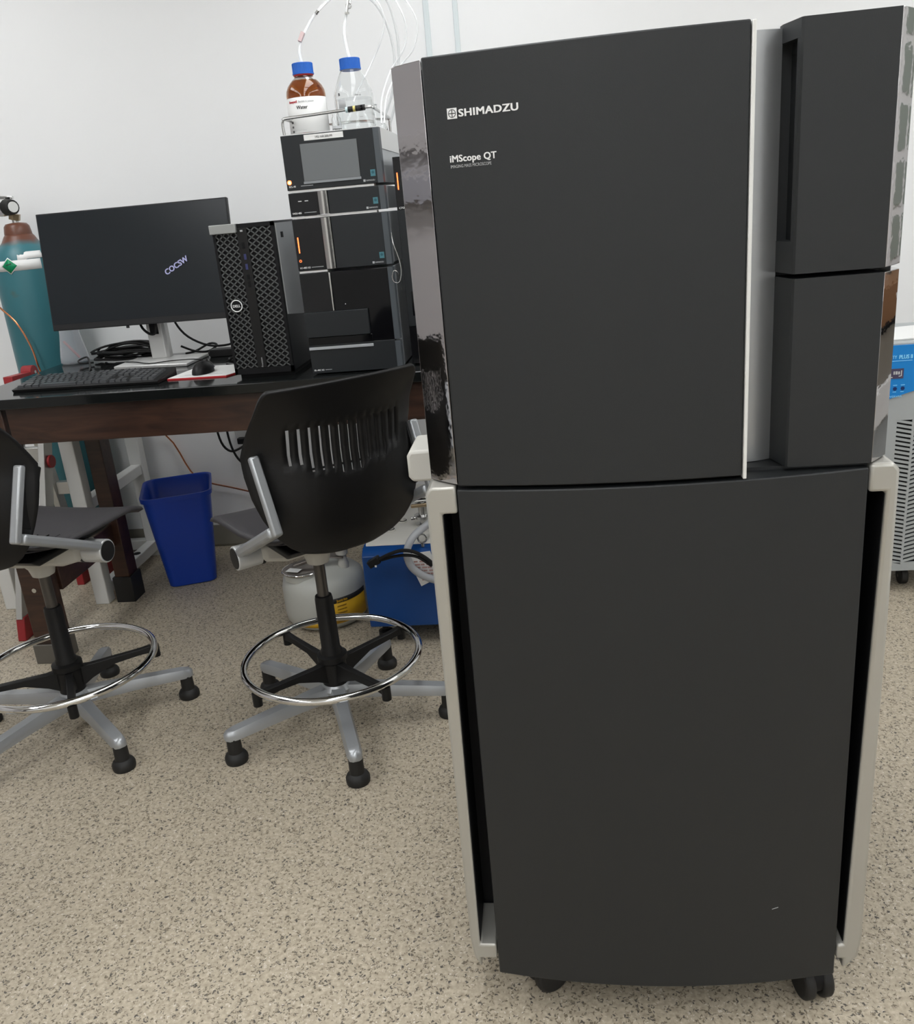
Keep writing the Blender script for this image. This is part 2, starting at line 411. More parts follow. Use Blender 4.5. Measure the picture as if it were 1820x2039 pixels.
block('upper_side_block', 1.2425, 1.535, (1.282, 1.514))
block('lower_side_block', .986, 1.2365)
MB().prism([*arc((-.1355,1.203),(-.1775,1.240),-1),(-.1775,1.262),(-.1355,1.262)], .986, 1.533).build('mirror_chamfer', mirror_m, cab, bevel=.0008)
MB().box(-.1775, .459, 1.262, 1.95, .984, 1.53).build('upper_body', panel_m, cab, bevel=.002)
MB().box(-.178, .462, 1.301, 1.95, .10, .9835).build('lower_body', black_m, cab, bevel=.002)
MB().box(-.137, .43, 1.215, 1.31, .962, .984).build('deck', panel_m, cab)
def frame(sgn, xo, xi, xp, xib):
    pz = [(xo,.105+.06),(xo+sgn*.004,.125),(xib-sgn*.0,.098),(xib,.12),(xp,.12),(xp,.150),(xib,.150),(xi,.943),(xp,.943),(xp,.984),(xo+sgn*.008,.984),(xo,.974)]
    f = MB().prism(pz, 1.2, 1.30, 'y').build('side_frame', silver_f, cab, bevel=.005, seg=3)
    MB().prism([(xi,.940),(xib,.153),(xib+sgn*.0012,.153),(xi+sgn*.0012,.940)], 1.206, 1.301, 'y').build('frame_liner', black_m, cab)
    return f
frame(1, -.183, -.161, -.1385, -.167)
frame(-1, .468, .452, .4285, .440)
b = MB().prism([(-.255,.889),(-.262,.899),(-.262,.938),(-.256,.948),(-.178,.95),(-.178,.889)], 1.54, 1.66, 'y').build('side_handle', cream, cab, bevel=.006, seg=3)
def caster(x, y, a):
    c = MB(); ca, sa = math.cos(a), math.sin(a)
    ax = Vector((ca, sa, 0)); fwd = Vector((-sa, ca, 0)); p = Vector((x, y, .036))
    base = MB().cyl(p+Vector((0,0,.03))-fwd*.0, p+Vector((0,0,.07)), .012).box(x-.02,x+.02,y-.02,y+.02,.09,.102)
    h = base.build('caster', black_m, cab)
    for s in (-1, 1):
        MB().cyl(p+ax*s*.006, p+ax*s*.026, .036, n=28).build('wheel', rubber, h, bevel=.006, seg=3)
    MB().cyl(p-ax*.024+Vector((0,0,.008)), p+ax*.024+Vector((0,0,.008)), .03).build('hood', black_m, h)
lay_s = MB().bar((.317,bow(.32)-.0003,.2425), (.327,bow(.327)-.0003,.2455), .0006, .0008).build('scratch', ink_grey, lower)
caster(.405, 1.245, R(12)); caster(-.055, 1.262, R(-55)); caster(.39, 1.86, 0); caster(-.1, 1.86, 0)
conf = lambda p: Vector((p.x, bow(p.x)-.0004+(p.y), p.z))
# maker's mark: white square with a ringed cross, then the name
lg = MB(); x_, z_ = -.1065, 1.4625; s_ = .0122
def ringseg(mb, cx, cz, ra, rb, y, n=28):
    vs = []
    for i in range(n):
        a = 2*math.pi*i/n
        vs += [(cx+ra*math.cos(a), y, cz+ra*math.sin(a)), (cx+rb*math.cos(a), y, cz+rb*math.sin(a))]
    mb.add(vs, [(2*i, 2*i+1, (2*i+3)%(2*n), (2*i+2)%(2*n)) for i in range(n)])
yy = bow(-.1)
def lay(mb): mb.v = [(x, y-yy+bow(x), z) for x, y, z in mb.v]; return mb
lay(MB().box(x_, x_+s_, yy-.0006, yy+.001, z_, z_+s_)).build('logo_square', ink_white, door, smooth=0)
q = MB(); ringseg(q, x_+s_/2, z_+s_/2, .0040, .0048, yy-.0009)
q.box(x_+s_/2-.0005, x_+s_/2+.0005, yy-.0009, yy-.0007, z_+.0018, z_+s_-.0018); q.box(x_+.0018, x_+s_-.0018, yy-.0009, yy-.0007, z_+s_/2-.0005, z_+s_/2+.0005)
lay(q).build('logo_cross', ink_dark, door, smooth=0)
text('SHIMADZU', .0118, ink_white, door, (-.0925, 0, 1.4643), bold=.00045, sp=1.06, fit=.073, conform=conf)
text('iMScope QT', .0112, ink_white, door, (-.108, 0, 1.4128), bold=.0003, sp=1.03, fit=.0585, conform=conf)
text('IMAGING MASS MICROSCOPE', .0052, ink_grey, door, (-.1075, 0, 1.4058), fit=.0515, conform=conf)

# ------------------------------------------------------------------ drafting chairs
def shell_profile(z):
    def ip(tab):
        for (a, va), (b, vb) in zip(tab, tab[1:]):
            if z <= b:
                t = max(0, (z-a)/(b-a)); t = t*t*(3-2*t) if False else t
                return va+(vb-va)*t
        return tab[-1][1]
    hw = ip([(.600,.075),(.610,.115),(.63,.150),(.665,.182),(.71,.205),(.76,.219),(.82,.224),(.88,.219),(.95,.206),(1.0,.198),(1.012,.192),(1.018,.184)])
    yc = ip([(.6,-.235),(.66,-.262),(.75,-.28),(.85,-.275),(.93,-.282),(1.018,-.305)])
    ye = ip([(.6,-.215),(.66,-.215),(.72,-.205),(.86,-.165),(.93,-.205),(1.018,-.285)])
    return hw, yc, ye
def make_back(parent):
    zs = [.600,.605,.612,.622,.635,.65,.668,.69,.715,.74,.765,.785,.80,.815,.835,.86,.885,.905,.922,.94,.96,.98,.996,1.008,1.014,1.018]
    ns = 13; slot_x = [(-.138+.276*i/(ns-1)) for i in range(ns)]
    us = [-1,-.97,-.92,-.85,-.76]
    for x in slot_x: us += [(x-.0033)/.2, (x+.0033)/.2]
    us += [.76,.85,.92,.97,1]
    rows = []
    for z in zs:
        hw, yc, ye = shell_profile(z); row = []
        for u in us:
            x = u*hw if abs(u) > .72 or z < .7 else u*.2*(hw/.2 if False else 1)
            if abs(u) <= .72: x = u*min(hw, .2)
            elif hw > .2:
                k = (abs(u)-.72)/.28; x = math.copysign(.72*.2+k*(hw-.72*.2), u)
            else: x = u*hw
            uu = min(1, abs(x)/hw)
            row.append((x, yc+(ye-yc)*uu**2.6, z))
        rows.append(row)
    mb = MB(); n = len(us); mb.v = [p for r in rows for p in r]
    slots = {5+2*i for i in range(ns)}
    for i in range(len(zs)-1):
        for j in range(n-1):
            if j in slots:
                cx = slot_x[(j-5)//2]; lo = .805+.03*(cx/.138)**2; hi = .93
                zm = (zs[i]+zs[i+1])/2
                if lo < zm < hi: continue
            mb.f.append((i*n+j, i*n+j+1, (i+1)*n+j+1, (i+1)*n+j))
    return mb.build('backrest', black_pl, parent, solid=.010, off=0, smooth=50)
def make_seat(parent):
    ys = [-.215,-.205,-.19,-.16,-.12,-.07,-.02,.03,.08,.12,.155,.18,.198,.21,.218]
    rows = []
    for y in ys:
        t = (y+.215)/.433
        hw = .150 if y < -.21 else .168 if y < -.2 else .182 if y < -.17 else .19+.022*min(1, (t-.1)/.35)
        if y > .19: hw -= (y-.19)*.35
        row = []
        for u in [-1,-.98,-.93,-.84,-.7,-.5,-.25,0,.25,.5,.7,.84,.93,.98,1]:
            z = .628 + .014*abs(u)**2.5*(1-.4*t) - (.012 if abs(u) > .99 else .004 if abs(u) > .97 else 0)
            z += -.55*max(0, y-.15)**1.25 + .25*max(0, -.12-y)**1.1
            z += .006*math.cos(u*1.2)*0
            row.append((u*hw, y, z))
        rows.append(row)
    return MB().grid(rows).build('seat', seat_pl, parent, solid=.017, off=-1, smooth=60)
def make_chair(label, loc, rz, base_a, spoke_a, group):
    t = thing('drafting_chair', label, 'chair', loc, rz, group, local=True)
    s = make_seat(t); make_back(t)
    for i in range(9):      # moulded grooves across the seat
        x = -.14+.035*i
        MB().box(x-.0012, x+.0012, -.17, -.06, .6285, .6305+.003*abs(x)/.14).build('seat_rib', black_pl, s)
    MB().prism([(-.19,.605),(-.16,.585),(.10,.585),(.17,.604)], -.15, .15, 'x').build('seat_pan', black_pl, t, bevel=.006)
    # pale housing and transverse tube
    MB().lathe([(.020,.485),(.030,.49),(.036,.512),(.05,.53),(.09,.545),(.10,.56),(.10,.588)], n=28).build('tilt_housing', pale_pl, t)
    MB().prism([(-.16,.545),(-.10,.528),(.10,.528),(.16,.545),(.16,.588),(-.16,.588)], -.04, .05, 'y').build('housing_arm', pale_pl, t, bevel=.012, seg=3)
    tb = MB().cyl((-.222,.005,.562), (.222,.005,.562), .032, n=32).build('tube', alu_tube, t, bevel=.002)
    for s_ in (-1, 1):
        MB().cyl((s_*.2215,.005,.562), (s_*.2235,.005,.562), .0275, n=32).build('end_cap', black_pl, tb)
        MB().cyl((s_*.15,.005,.562), (s_*.158,.005,.562), .0332, n=28).build('seam_ring', black_pl, tb)
        a = MB()
        a.bar((s_*.205,.0,.575), (s_*.208,-.268,.702), .034, .026)
        a.build('support_arm', alu, t, bevel=.008, seg=3)
        u = MB(); u.bar((s_*.208,-.284,.695), (s_*.210,-.212,.868), .024, .020, (0,1,0))
        u.build('back_upright', alu, t, bevel=.006, seg=3)
        MB().bar((s_*.197,-.235,.715), (s_*.203,-.165,.855), .008, .06, (0,1,0)).build('back_flange', black_pl, t, bevel=.004)
    # column
    MB().cyl((0,0,.38), (0,0,.49), .0155, n=24).build('gas_spring', gas_gray, t)
    MB().lathe([(.030,.20),(.030,.225),(.0262,.232),(.0245,.38),(.0225,.39),(.016,.391)], n=28).build('column_sleeve', black_pl, t)
    # foot ring with four spokes
    ring = MB().torus((0,0,.205), .243, .0105, n=72, m=12).build('foot_ring', chrome, t)
    hub = MB().lathe([(.036,.115),(.036,.19),(.042,.196),(.042,.212),(.030,.216)], n=28).build('ring_hub', black_pl, t)
    for k in range(4):
        a = spoke_a - rz + k*math.pi/2; d = Vector((math.cos(a), math.sin(a), 0)); nrm = Vector((-d.y, d.x, 0))
        mb = MB(); rows = []
        for rr, zt, zb, hw in ((.025,.195,.13,.016),(.06,.192,.150,.013),(.12,.194,.174,.0115),(.20,.196,.180,.0115),(.248,.200,.178,.012)):
            p = d*rr
            rows.append([p-nrm*hw+Vector((0,0,zb)), p+nrm*hw+Vector((0,0,zb)), p+nrm*hw*.75+Vector((0,0,zt)), p-nrm*hw*.75+Vector((0,0,zt)), p-nrm*hw+Vector((0,0,zb))])
        mb.grid(rows); n = len(mb.v); mb.f += [(0,1,2,3),(n-5,n-4,n-3,n-2)]
        sp = mb.build('spoke', black_pl, ring, bevel=.002)
        MB().cyl(d*.243+Vector((0,0,.160)), d*.243+Vector((0,0,.197)), .0125, n=16).build('clamp', black_pl, sp)
    # five-star base on glides
    st = MB().lathe([(.030,.075),(.044,.085),(.046,.11),(.036,.125)], n=28).build('base_hub', alu, t)
    for k in range(5):
        a = base_a - rz + k*2*math.pi/5; d = Vector((math.cos(a), math.sin(a), 0)); nrm = Vector((-d.y, d.x, 0))
        rows = []
        for rr, zt, zb, hw in ((.02,.120,.082,.026),(.08,.118,.080,.022),(.16,.110,.078,.0205),(.25,.103,.074,.0205),(.305,.098,.071,.020),(.325,.094,.071,.016),(.334,.088,.073,.008)):
            p = d*rr; row = []
            for cc, zz in ((-1,zb),(1,zb),(1,zb+(zt-zb)*.55),(.7,zt),(-.7,zt),(-1,zb+(zt-zb)*.55),(-1,zb)):
                row.append(p+nrm*hw*cc+Vector((0,0,zz)))
            rows.append(row)
        mb = MB().grid(rows); n = len(mb.v); mb.f += [tuple(range(6)), tuple(range(n-7,n-1))]
        lg_ = mb.build('leg', alu, t, smooth=60)
        p = d*.312
        MB().lathe([(.0295,0),(.031,.006),(.031,.016),(.027,.024),(.0195,.029),(.0185,.073)], p, n=24).build('glide', rubber, lg_)
    return t
make_chair('black drafting chair with slotted back turned towards the camera, beside the tall cabinet', (-.637, 2.166, 0), R(39.5), R(218), R(45+2), 'drafting chairs at the table')
make_chair('black drafting chair cut off by the left edge, in front of the blue bin', (-1.42, 2.166, 0), R(-10), R(317), R(30), 'drafting chairs at the table')

make_chair('black drafting chair seen only as a dark reflection in the left mirror strip', (-1.72, 1.26, 0), R(95), R(20), R(10), 'drafting chairs at the table')

# ------------------------------------------------------------------ lab table
ZT = .914
tab = thing('lab_table', 'dark wooden lab table with a black top, boots on its legs', 'table', (-.91, 2.92, 0))
MB().box(-1.835, 0, 2.545, 3.30, ZT-.032, ZT).build('tabletop', table_top, tab, bevel=.003)
MB().box(-1.675, -.16, 2.572, 2.595, .765, ZT-.032).build('front_apron', wood, tab, bevel=.002)
MB().box(-1.675, -.16, 3.235, 3.258, .765, ZT-.032).build('rear_apron', wood, tab, bevel=.002)
for xa in (-1.74, -.12): MB().box(xa-.012, xa+.012, 2.63, 3.2, .765, ZT-.032).build('end_apron', wood, tab, bevel=.002)
for lx0, lx1, ly0, ly1 in ((-1.785,-1.678,2.566,2.64),(-1.722,-1.645,3.05,3.125),(-.157,-.05,2.566,2.64),(-.157,-.08,3.05,3.125)):
    l = MB().box(lx0+.01, lx1-.008, ly0, ly1, 0.003, ZT-.032).build('leg', wood, tab, bevel=.003)
    MB().box(lx0+.002, lx1, ly0-.008, ly1+.008, 0, .105 if ly0 > 3 else .07).build('boot', rubber_boot if ly0 > 3 else mat('boot_grey', (.12,.11,.095), .5), l, bevel=.002)
for xa in (-1.70, -.11):
    MB().box(xa-.022, xa+.022, 2.645, 3.05, .235, .325).build('stretcher', wood, tab, bevel=.003)
    MB().cyl((xa-.03,2.60,.27), (xa-.03,2.564,.27), .008, n=10).build('bolt', steel, tab)

# ------------------------------------------------------------------ monitor
mon = thing('monitor', 'wide black monitor on a silver stand showing a small tilted screensaver mark', 'monitor', (-1.385, 3.13, ZT))
th = math.atan2(.055, .39)
def mp(x, s, d):      # point on the tilted screen: s up from the bottom edge, d behind the front
    return (x, 3.03+s*math.sin(th)+d*math.cos(th), 1.058+s*math.cos(th)-d*math.sin(th))
def mslab(xa, xb, sa, sb, da, db): 
    return MB().add([mp(x,s,d) for s in (sa,sb) for x,d in ((xa,da),(xb,da),(xb,db),(xa,db))], [(0,3,2,1),(4,5,6,7),(0,1,5,4),(1,2,6,5),(2,3,7,6),(3,0,4,7)])
mslab(-1.719, -1.039, 0, .394, 0, .018).build('housing', bezel_m, mon, bevel=.002)
mslab(-1.60, -1.16, .06, .33, .018, .045).build('rear_bulge', bezel_m, mon, bevel=.01)
mslab(-1.715, -1.043, .021, .390, -.0008, 0).build('screen', screen_m, mon, smooth=0)
mslab(-1.4525, -1.4445, -.008, .0, .004, .012).build('joystick', bezel_m, mon)
stt = MB().add([mp(0,0,0)], [])
c_ = mp(-1.280, .157, -.0012); sc_o = bpy.data.objects
text('COCSW', .026, screen_txt, mon, c_, (R(90)-th, R(-27), 0), name='screensaver_text', bold=.0008, ext=.0001)
col_ = MB().prism([(-1.416,3.11),(-1.362,3.11),(-1.352,3.12),(-1.352,3.15),(-1.416,3.15)], ZT+.012, 1.35).build('stand_column', mat('stand_silver', (.60,.60,.59), .35, .5), mon, bevel=.002)
MB().prism([(-1.405,3.1095),(-1.373,3.1095),(-1.373,3.113),(-1.405,3.113)], 1.012, 1.07).build('cable_slot', black_m, mon, bevel=.001)
MB().prism([(-1.505,2.985),(-1.225,2.95),(-1.222,3.160),(-1.50,3.168)], ZT, ZT+.012).build('stand_base', mat('stand_silver'), mon, bevel=.003)

# ------------------------------------------------------------------ keyboard
kb = thing('keyboard', 'black full size keyboard lying on the table before the monitor', 'keyboard', (-1.445, 2.65, ZT), R(-2.3), local=True)
KW, KD = .49, .142
MB().add([(-KW/2,0,0),(KW/2,0,0),(KW/2,KD,0),(-KW/2,KD,0),(-KW/2-.002,-.004,.010),(KW/2+.002,-.004,.010),(KW/2+.002,KD,.028),(-KW/2-.002,KD,.028)],
         [(0,3,2,1),(4,5,6,7),(0,1,5,4),(1,2,6,5),(2,3,7,6),(3,0,4,7)]).build('case', black_pl, kb, bevel=.002)
keym = mat('key_cap', (.045, .047, .05), .28)
KM = {}
def key(x, row, wu):
    u = .0205; y = .012+row*.0202
    if wu not in KM:
        hw = wu*u/2-.0014; m = MB().add([(-hw,-.0087,0),(hw,-.0087,0),(hw,.0087,0),(-hw,.0087,0),(-hw+.002,-.006,.007),(hw-.002,-.006,.007),(hw-.002,.0075,.007),(-hw+.002,.0075,.007)],
                 [(0,3,2,1),(4,5,6,7),(0,1,5,4),(1,2,6,5),(2,3,7,6),(3,0,4,7)])
        KM[wu] = m.mesh('key', keym, smooth=0)
    o = bpy.data.objects.new('key', KM[wu]); COL.objects.link(o); o.parent = kb
    o.location = (x+wu*u/2, y+.009, .0105+(y+.009)*.018/KD); o.rotation_euler = (math.atan2(.018, KD), 0, 0)
X0 = -KW/2+.008; U = .0205
for row, ws in enumerate(([1.25,1.25,1.25,6.25,1.25,1.25,1.25,1.25],[2.25]+[1]*10+[2.75],[1.75]+[1]*11+[2.25],[1.5]+[1]*12+[1.5],[1]*13+[2],[1,-1,1,1,1,1,-.5,1,1,1,1,-.5,1,1,1,1])):
    x = X0
    for w_ in ws:
        if w_ > 0: key(x, row, w_)
        x += abs(w_)*U
xn = X0+15.35*U
for row, ws in enumerate(([1,1,1],[-1,1,-1],[],[1,1,1],[1,1,1],[1,1,1])):
    x = xn
    for w_ in ws:
        if w_ > 0: key(x, row, w_)
        x += U
xn = X0+18.7*U
for row, ws in enumerate(([2,1,1],[1,1,1,1],[1,1,1,1],[1,1,1,1],[1,1,1,1])):
    x = xn
    for w_ in ws: key(x, row, w_); x += w_*U

# ------------------------------------------------------------------ mouse, pad
pad = thing('mouse_pad', 'white printed mouse pad with a red edge under the mouse', 'mouse pad', (-1.1, 2.78, ZT))
pp = [(-1.192,2.694),(-.995,2.683),(-.962,2.76),(-.965,2.885),(-1.165,2.895)]
MB().prism(pp, ZT, ZT+.004).build('base', pad_red, pad)
cxp = sum(p[0] for p in pp)/5; cyp = sum(p[1] for p in pp)/5
MB().prism([(cxp+(a-cxp)*.985, cyp+(b_-cyp)*.985) for a,b_ in pp], ZT+.004, ZT+.0052).build('print_surface', paper, pad, smooth=0)
for yl, xa, xb in ((2.72,-1.16,-1.02),(2.735,-1.15,-1.04),(2.86,-1.13,-1.08),(2.865,-1.02,-.98)):
    MB().box(xa, xb, yl, yl+.004, ZT+.0052, ZT+.0055).build('print_line', ink_grey, pad)
mo = thing('mouse', 'black computer mouse on the white pad', 'mouse', (-1.098, 2.765, ZT+.0055))
MB().sph((-1.098,2.765,ZT+.0055), .034, .95, 1.65, 1.08, n=24, m=16, z0=-.0001).build('shell', black_pl, mo)
MB().cyl((-1.103,2.80,ZT+.0355), (-1.093,2.80,ZT+.0355), .008, n=14).build('wheel', rubber, mo)
single(MB().tube([(-1.098,2.822,ZT+.01),(-1.10,2.87,ZT+.006),(-1.14,2.93,ZT+.016),(-1.21,2.985,ZT+.018),(-1.30,3.0,ZT+.016),(-1.37,2.98,ZT+.015),(-1.46,3.04,ZT+.016),(-1.56,3.12,ZT+.006)], .0022, 6), 'mouse_cable', black_pl, 'thin black mouse cable looping across the silver stand base', 'cable')

# ------------------------------------------------------------------ tower computer
tw = thing('tower_computer', 'black tower computer with a diamond mesh front and silver handle', 'computer', (-.855, 2.9, ZT))
tx0, tx1, ty0, tz1 = -.945, -.762, 2.63, 1.36
ty1 = 3.03
MB().prism([(ty0+.012,ZT+.012),(ty1,ZT+.012),(ty1,tz1),(ty0+.012,tz1)], tx0, tx1, 'x').build('case', hplc_dark, tw, bevel=.002)
MB().prism([(ty0+.02,tz1-.006),(ty0+.02,ZT+.18),(ty1,ZT+.14),(ty1,tz1-.006)], tx1, tx1+.0025, 'x').build('lit_side_panel', mat('lit_side_grey', (.52,.53,.535), .42, .3), tw)  # pale plate stops above the base, imitating the fade into the table's reflection
MB().box(tx0+.01, tx1-.004, ty0+.02, ty1-.02, ZT, ZT+.014).build('foot', black_m, tw)
bz = MB()
for a,b_,c2,d2 in ((tx0,tx1,ZT+.012,ZT+.03),(tx0,tx1,tz1-.012,tz1),(tx0,tx0+.008,ZT+.012,tz1),(tx1-.008,tx1,ZT+.012,tz1)): bz.box(a,b_,ty0,ty0+.014,c2,d2)
bz.build('bezel', black_m, tw)
MB().box(-.871, -.842, ty0-.002, ty0+.012, ZT+.03, tz1-.012).build('port_strip', black_pl, tw, bevel=.001)
MB().box(tx0-.004, -.870, ty0-.012, ty0+.02, tz1-.024, tz1+.002).build('handle', mat('handle_silver', (.34,.35,.34), .35, .4), tw, bevel=.002)
for xa, xb in ((tx0+.008,-.871),(-.842,tx1-.008)):
    g = MB(); nrow = 44; ncol = 3; cw = (xb-xa)/ncol; dz = (tz1-.012-(ZT+.03))/nrow
    for i in range(nrow):
        for j in range(ncol):
            z = ZT+.03+(i+.5)*dz+(j%1)*0; xl = xa+j*cw
            m_ = (xl+cw/2); sg = 1 if i % 2 else -1
            g.bar((xl, ty0+.002, z+sg*dz*.5), (m_, ty0+.002, z-sg*dz*.5), .0035, .0028, (0,1,0))
            g.bar((m_, ty0+.002, z-sg*dz*.5), (xl+cw, ty0+.002, z+sg*dz*.5), .0035, .0028, (0,1,0))
    g_ = g.build('grille', mat('grille_grey', (.085,.09,.09), .25), tw, smooth=0); g_['kind'] = 'stuff'
    MB().box(xa, xb, ty0+.008, ty0+.0115, ZT+.03, tz1-.012).build('grille_backing', black_m, tw)
bd = MB().cyl((-.905,ty0-.001,1.131), (-.905,ty0-.006,1.131), .0175, n=28).build('badge', black_m, tw)
MB().torus((-.905,ty0-.006,1.131), .0165, .0016, n=32, m=6, ax='y').build('badge_ring', ink_white, bd)
text('DELL', .0105, ink_white, bd, (-.905, ty0-.0063, 1.1272), align='CENTER', bold=.0003)
for z, m_ in ((1.30, black_gloss),(1.268, mat('usb_blue', (.03,.035,.12), .4)),(1.24, mat('usb_blue')),(1.21, black_gloss),(1.19, black_gloss)):
    MB().box(-.860, -.853, ty0-.0035, ty0-.002, z-.008, z+.008).build('port', m_, tw)
MB().box(-.860, -.853, ty0-.004, ty0-.002, 1.338, 1.343).build('power_button', ink_grey, tw)
text('Precision', .008, ink_grey, tw, (-.853, ty0-.0028, .945), rot=(R(90), R(-90), 0))
MB().box(tx1+.0025, tx1+.0045, 2.69, 2.71, 1.312, 1.328).build('latch', black_m, tw)

# ------------------------------------------------------------------ liquid chromatography stack
HX0, HX1, HY = -.697, -.421, 2.60
HB = 3.06
def module(name, label, z0, z1, fz=.0025):
    t = thing(name, label, 'instrument', ((HX0+HX1)/2, 2.83, z0), group='stacked chromatography modules')
    MB().box(HX0+.004, HX1-.006, HY+.02, HB, z0+.003, z1-.001).build('body', hplc_side, t, bevel=.001)
    MB().box(HX0+.03, HX0+.06, HY+.03, HY+.06, z0-fz, z0+.004).build('foot', black_m, t)
    return t
def front(t, xa, xb, z0, z1, m, name, d=0, th=.02): return MB().box(xa, xb, HY+d, HY+d+th, z0, z1).build(name, m, t, bevel=.0012)
def edge(t, z0, z1): 
    return MB().prism([(HX1-.018,HY),(HX1-.003,HY+.004),(HX1,HY+.02),(HX1-.018,HY+.02)], z0, z1).build('edge_trim', hplc_trim, t)
def marks(t, z0, name_, sub=.035):
    text(name_, .0065, ink_white, t, (HX0+.006, HY-.0007, z0+.006), bold=.0002)
    MB().box(HX0+.04, HX0+.04+sub, HY-.0006, HY, z0+.0075, z0+.009).build('fine_print', ink_grey, t)
def maker(t, z):
    MB().box(HX1-.058, HX1-.052, HY-.0006, HY, z, z+.006).build('logo_square', ink_grey, t)
    text('SHIMADZU', .0055, ink_grey, t, (HX1-.050, HY-.0007, z+.001), sx=.9, bold=.0001)
def sticker(t, x, z): 
    o = MB().box(x, x+.0135, HY-.0006, HY, z, z+.017).build('eco_sticker', teal_sticker, t)
    MB().cyl((x+.0068,HY-.0008,z+.010), (x+.0068,HY-.0004,z+.010), .004, n=14).build('sticker_mark', mat('sticker_dark', (.02,.10,.13), .4), o)
m1 = module('autosampler_module', 'bottom chromatography module with glossy black door and tray, standing on the table', ZT, 1.209, 0)
front(m1, HX0, HX1-.018, ZT+.004, 1.003, hplc_dark, 'base_cover'); edge(m1, ZT+.004, .999)
front(m1, HX0, HX0+.088, 1.09, 1.208, hplc_gloss, 'left_door'); front(m1, HX0+.092, HX1-.018, 1.005, 1.208, black_gloss, 'glass_door'); edge(m1, 1.004, 1.208)
front(m1, HX0+.0, HX0+.095, 1.003, 1.09, black_m, 'tray_recess', .012, .01)
front(m1, HX0+.001, HX0+.190, 1.026, 1.098, hplc_dark, 'tray_front', -.012, .02)
front(m1, HX0+.001, HX0+.194, 1.0025, 1.0245, black_gloss, 'tray_slot', -.001, .02)
front(m1, HX0, HX0+.194, .988, .9965, hplc_side, 'silver_lip', -.004, .02)
front(m1, HX0+.086, HX0+.091, 1.098, 1.207, hand_m, 'silver_rod', -.003, .01)
marks(m1, ZT+.006, 'SIL-40C X3', .02)
MB().cyl((HX0+.125,HY-.001,1.115), (HX0+.125,HY,1.115), .0015, n=10).build('indicator', ink_grey, m1)
m2 = module('pump_module', 'chromatography pump module with a red status light, third from the top of the stack', 1.2145, 1.3585)
def split(t, z0, z1):
    front(t, HX0, HX0+.084, z0, z1, hplc_gloss, 'gloss_door'); front(t, HX0+.112, HX1-.018, z0, z1, hplc_dark, 'cover'); edge(t, z0, z1)
    MB().prism([(HX0+.085+.026*i/8, HY-.004-.006*math.sin(math.pi*i/8)) for i in range(9)]+[(HX0+.111,HY+.02),(HX0+.085,HY+.02)], z0+.001, z1).build('silver_handle', hand_m, t)
split(m2, 1.216, 1.357); marks(m2, 1.2165, 'LC-40D X3')
MB().box(HX0+.009, HX0+.012, HY-.001, HY, 1.266, 1.309).build('status_light', led_red, m2)
MB().torus((HX0+.010,HY-.0005,1.244), .003, .0006, n=20, m=6, ax='y').build('power_button', led_red, m2)
maker(m2, 1.221); sticker(m2, HX1-.036, 1.234)
m3 = module('degasser_module', 'thin chromatography degasser module second from the top of the stack', 1.3635, 1.4285)
split(m3, 1.365, 1.4275); marks(m3, 1.3655, 'DGU-405')
for xx in (HX0+.026, HX0+.045): MB().box(xx, xx+.010, HY-.0006, HY, 1.404, 1.406).build('indicator', ink_white, m3)
maker(m3, 1.369); sticker(m3, HX1-.037, 1.381)
m4 = module('system_controller', 'top chromatography module with a grey touch screen and address label', 1.4335, 1.577)
front(m4, HX0, HX1-.018, 1.435, 1.577, hplc_dark, 'front_cover'); edge(m4, 1.435, 1.577)
scn = front(m4, HX0+.050, HX0+.213, 1.449, 1.554, bezel_m, 'screen_frame', -.0005, .002)
MB().box(HX0+.052, HX0+.211, HY-.001, HY-.0004, 1.456, 1.5525).build('touch_screen', lcd_off, scn)
MB().prism([(HY-.003,1.449),(HY-.0005,1.4555),(HY,1.449)], HX0+.05, HX0+.213, 'x').build('screen_ledge', mat('ledge_grey', (.2,.21,.22), .3), scn)
lb = MB().box(HX0+.066, HX0+.176, HY-.0008, HY, 1.560, 1.5745).build('address_label', paper, m4)
text('192.168.200.99', .008, ink_dark, lb, (HX0+.121, HY-.0011, 1.5643), align='CENTER')
MB().cyl((HX0+.009,HY-.001,1.456), (HX0+.009,HY,1.456), .0042, n=20).build('power_button', led_amber, m4)
MB().torus((HX0+.009,HY-.001,1.456), .0055, .0008, n=24, m=6, ax='y').build('button_ring', led_red, m4)
marks(m4, 1.4365, 'SCL-40'); maker(m4, 1.4405); sticker(m4, HX1-.036, 1.4535)
for t, z0, z1, xe in ((m4,1.4285,1.4345,HX1-.03),(m3,1.3585,1.3645,HX1-.03),(m2,1.2095,1.2155,HX0+.084)):
    MB().box(HX0+.002, xe, HY+.003, HY+.03, z0, z1).build('bright_gap_strip', white_pl, t)  # white strip added so the gap between modules reads bright
# column oven to the right of the stack
ov = thing('column_oven', 'tall dark column oven with a red status light between stack and cabinet', 'instrument', (-.29, 2.88, ZT))
MB().box(-.400, -.17, 2.68, 3.12, ZT+.003, 1.50).build('body', hplc_trim, ov, bevel=.002)
MB().box(-.402, -.168, 2.66, 2.682, ZT+.003, 1.5).build('door', hplc_gloss, ov, bevel=.0015)
MB().box(-.401, -.169, 2.6585, 2.6602, 1.03, 1.358).build('door_lower', hplc_dark, ov)
MB().box(-.394, -.391, 2.659, 2.66, 1.413, 1.458).build('status_light', led_red, ov)
text('CTO-40', .0075, ink_white, ov, (-.396, 2.6593, 1.361), bold=.0002)
MB().box(-.386, -.36, 2.6575, 2.659, 1.06, 1.13).build('window_slot', black_gloss, ov)
MB().box(-.37, -.34, 2.70, 2.73, ZT, ZT+.006).build('foot', black_m, ov)
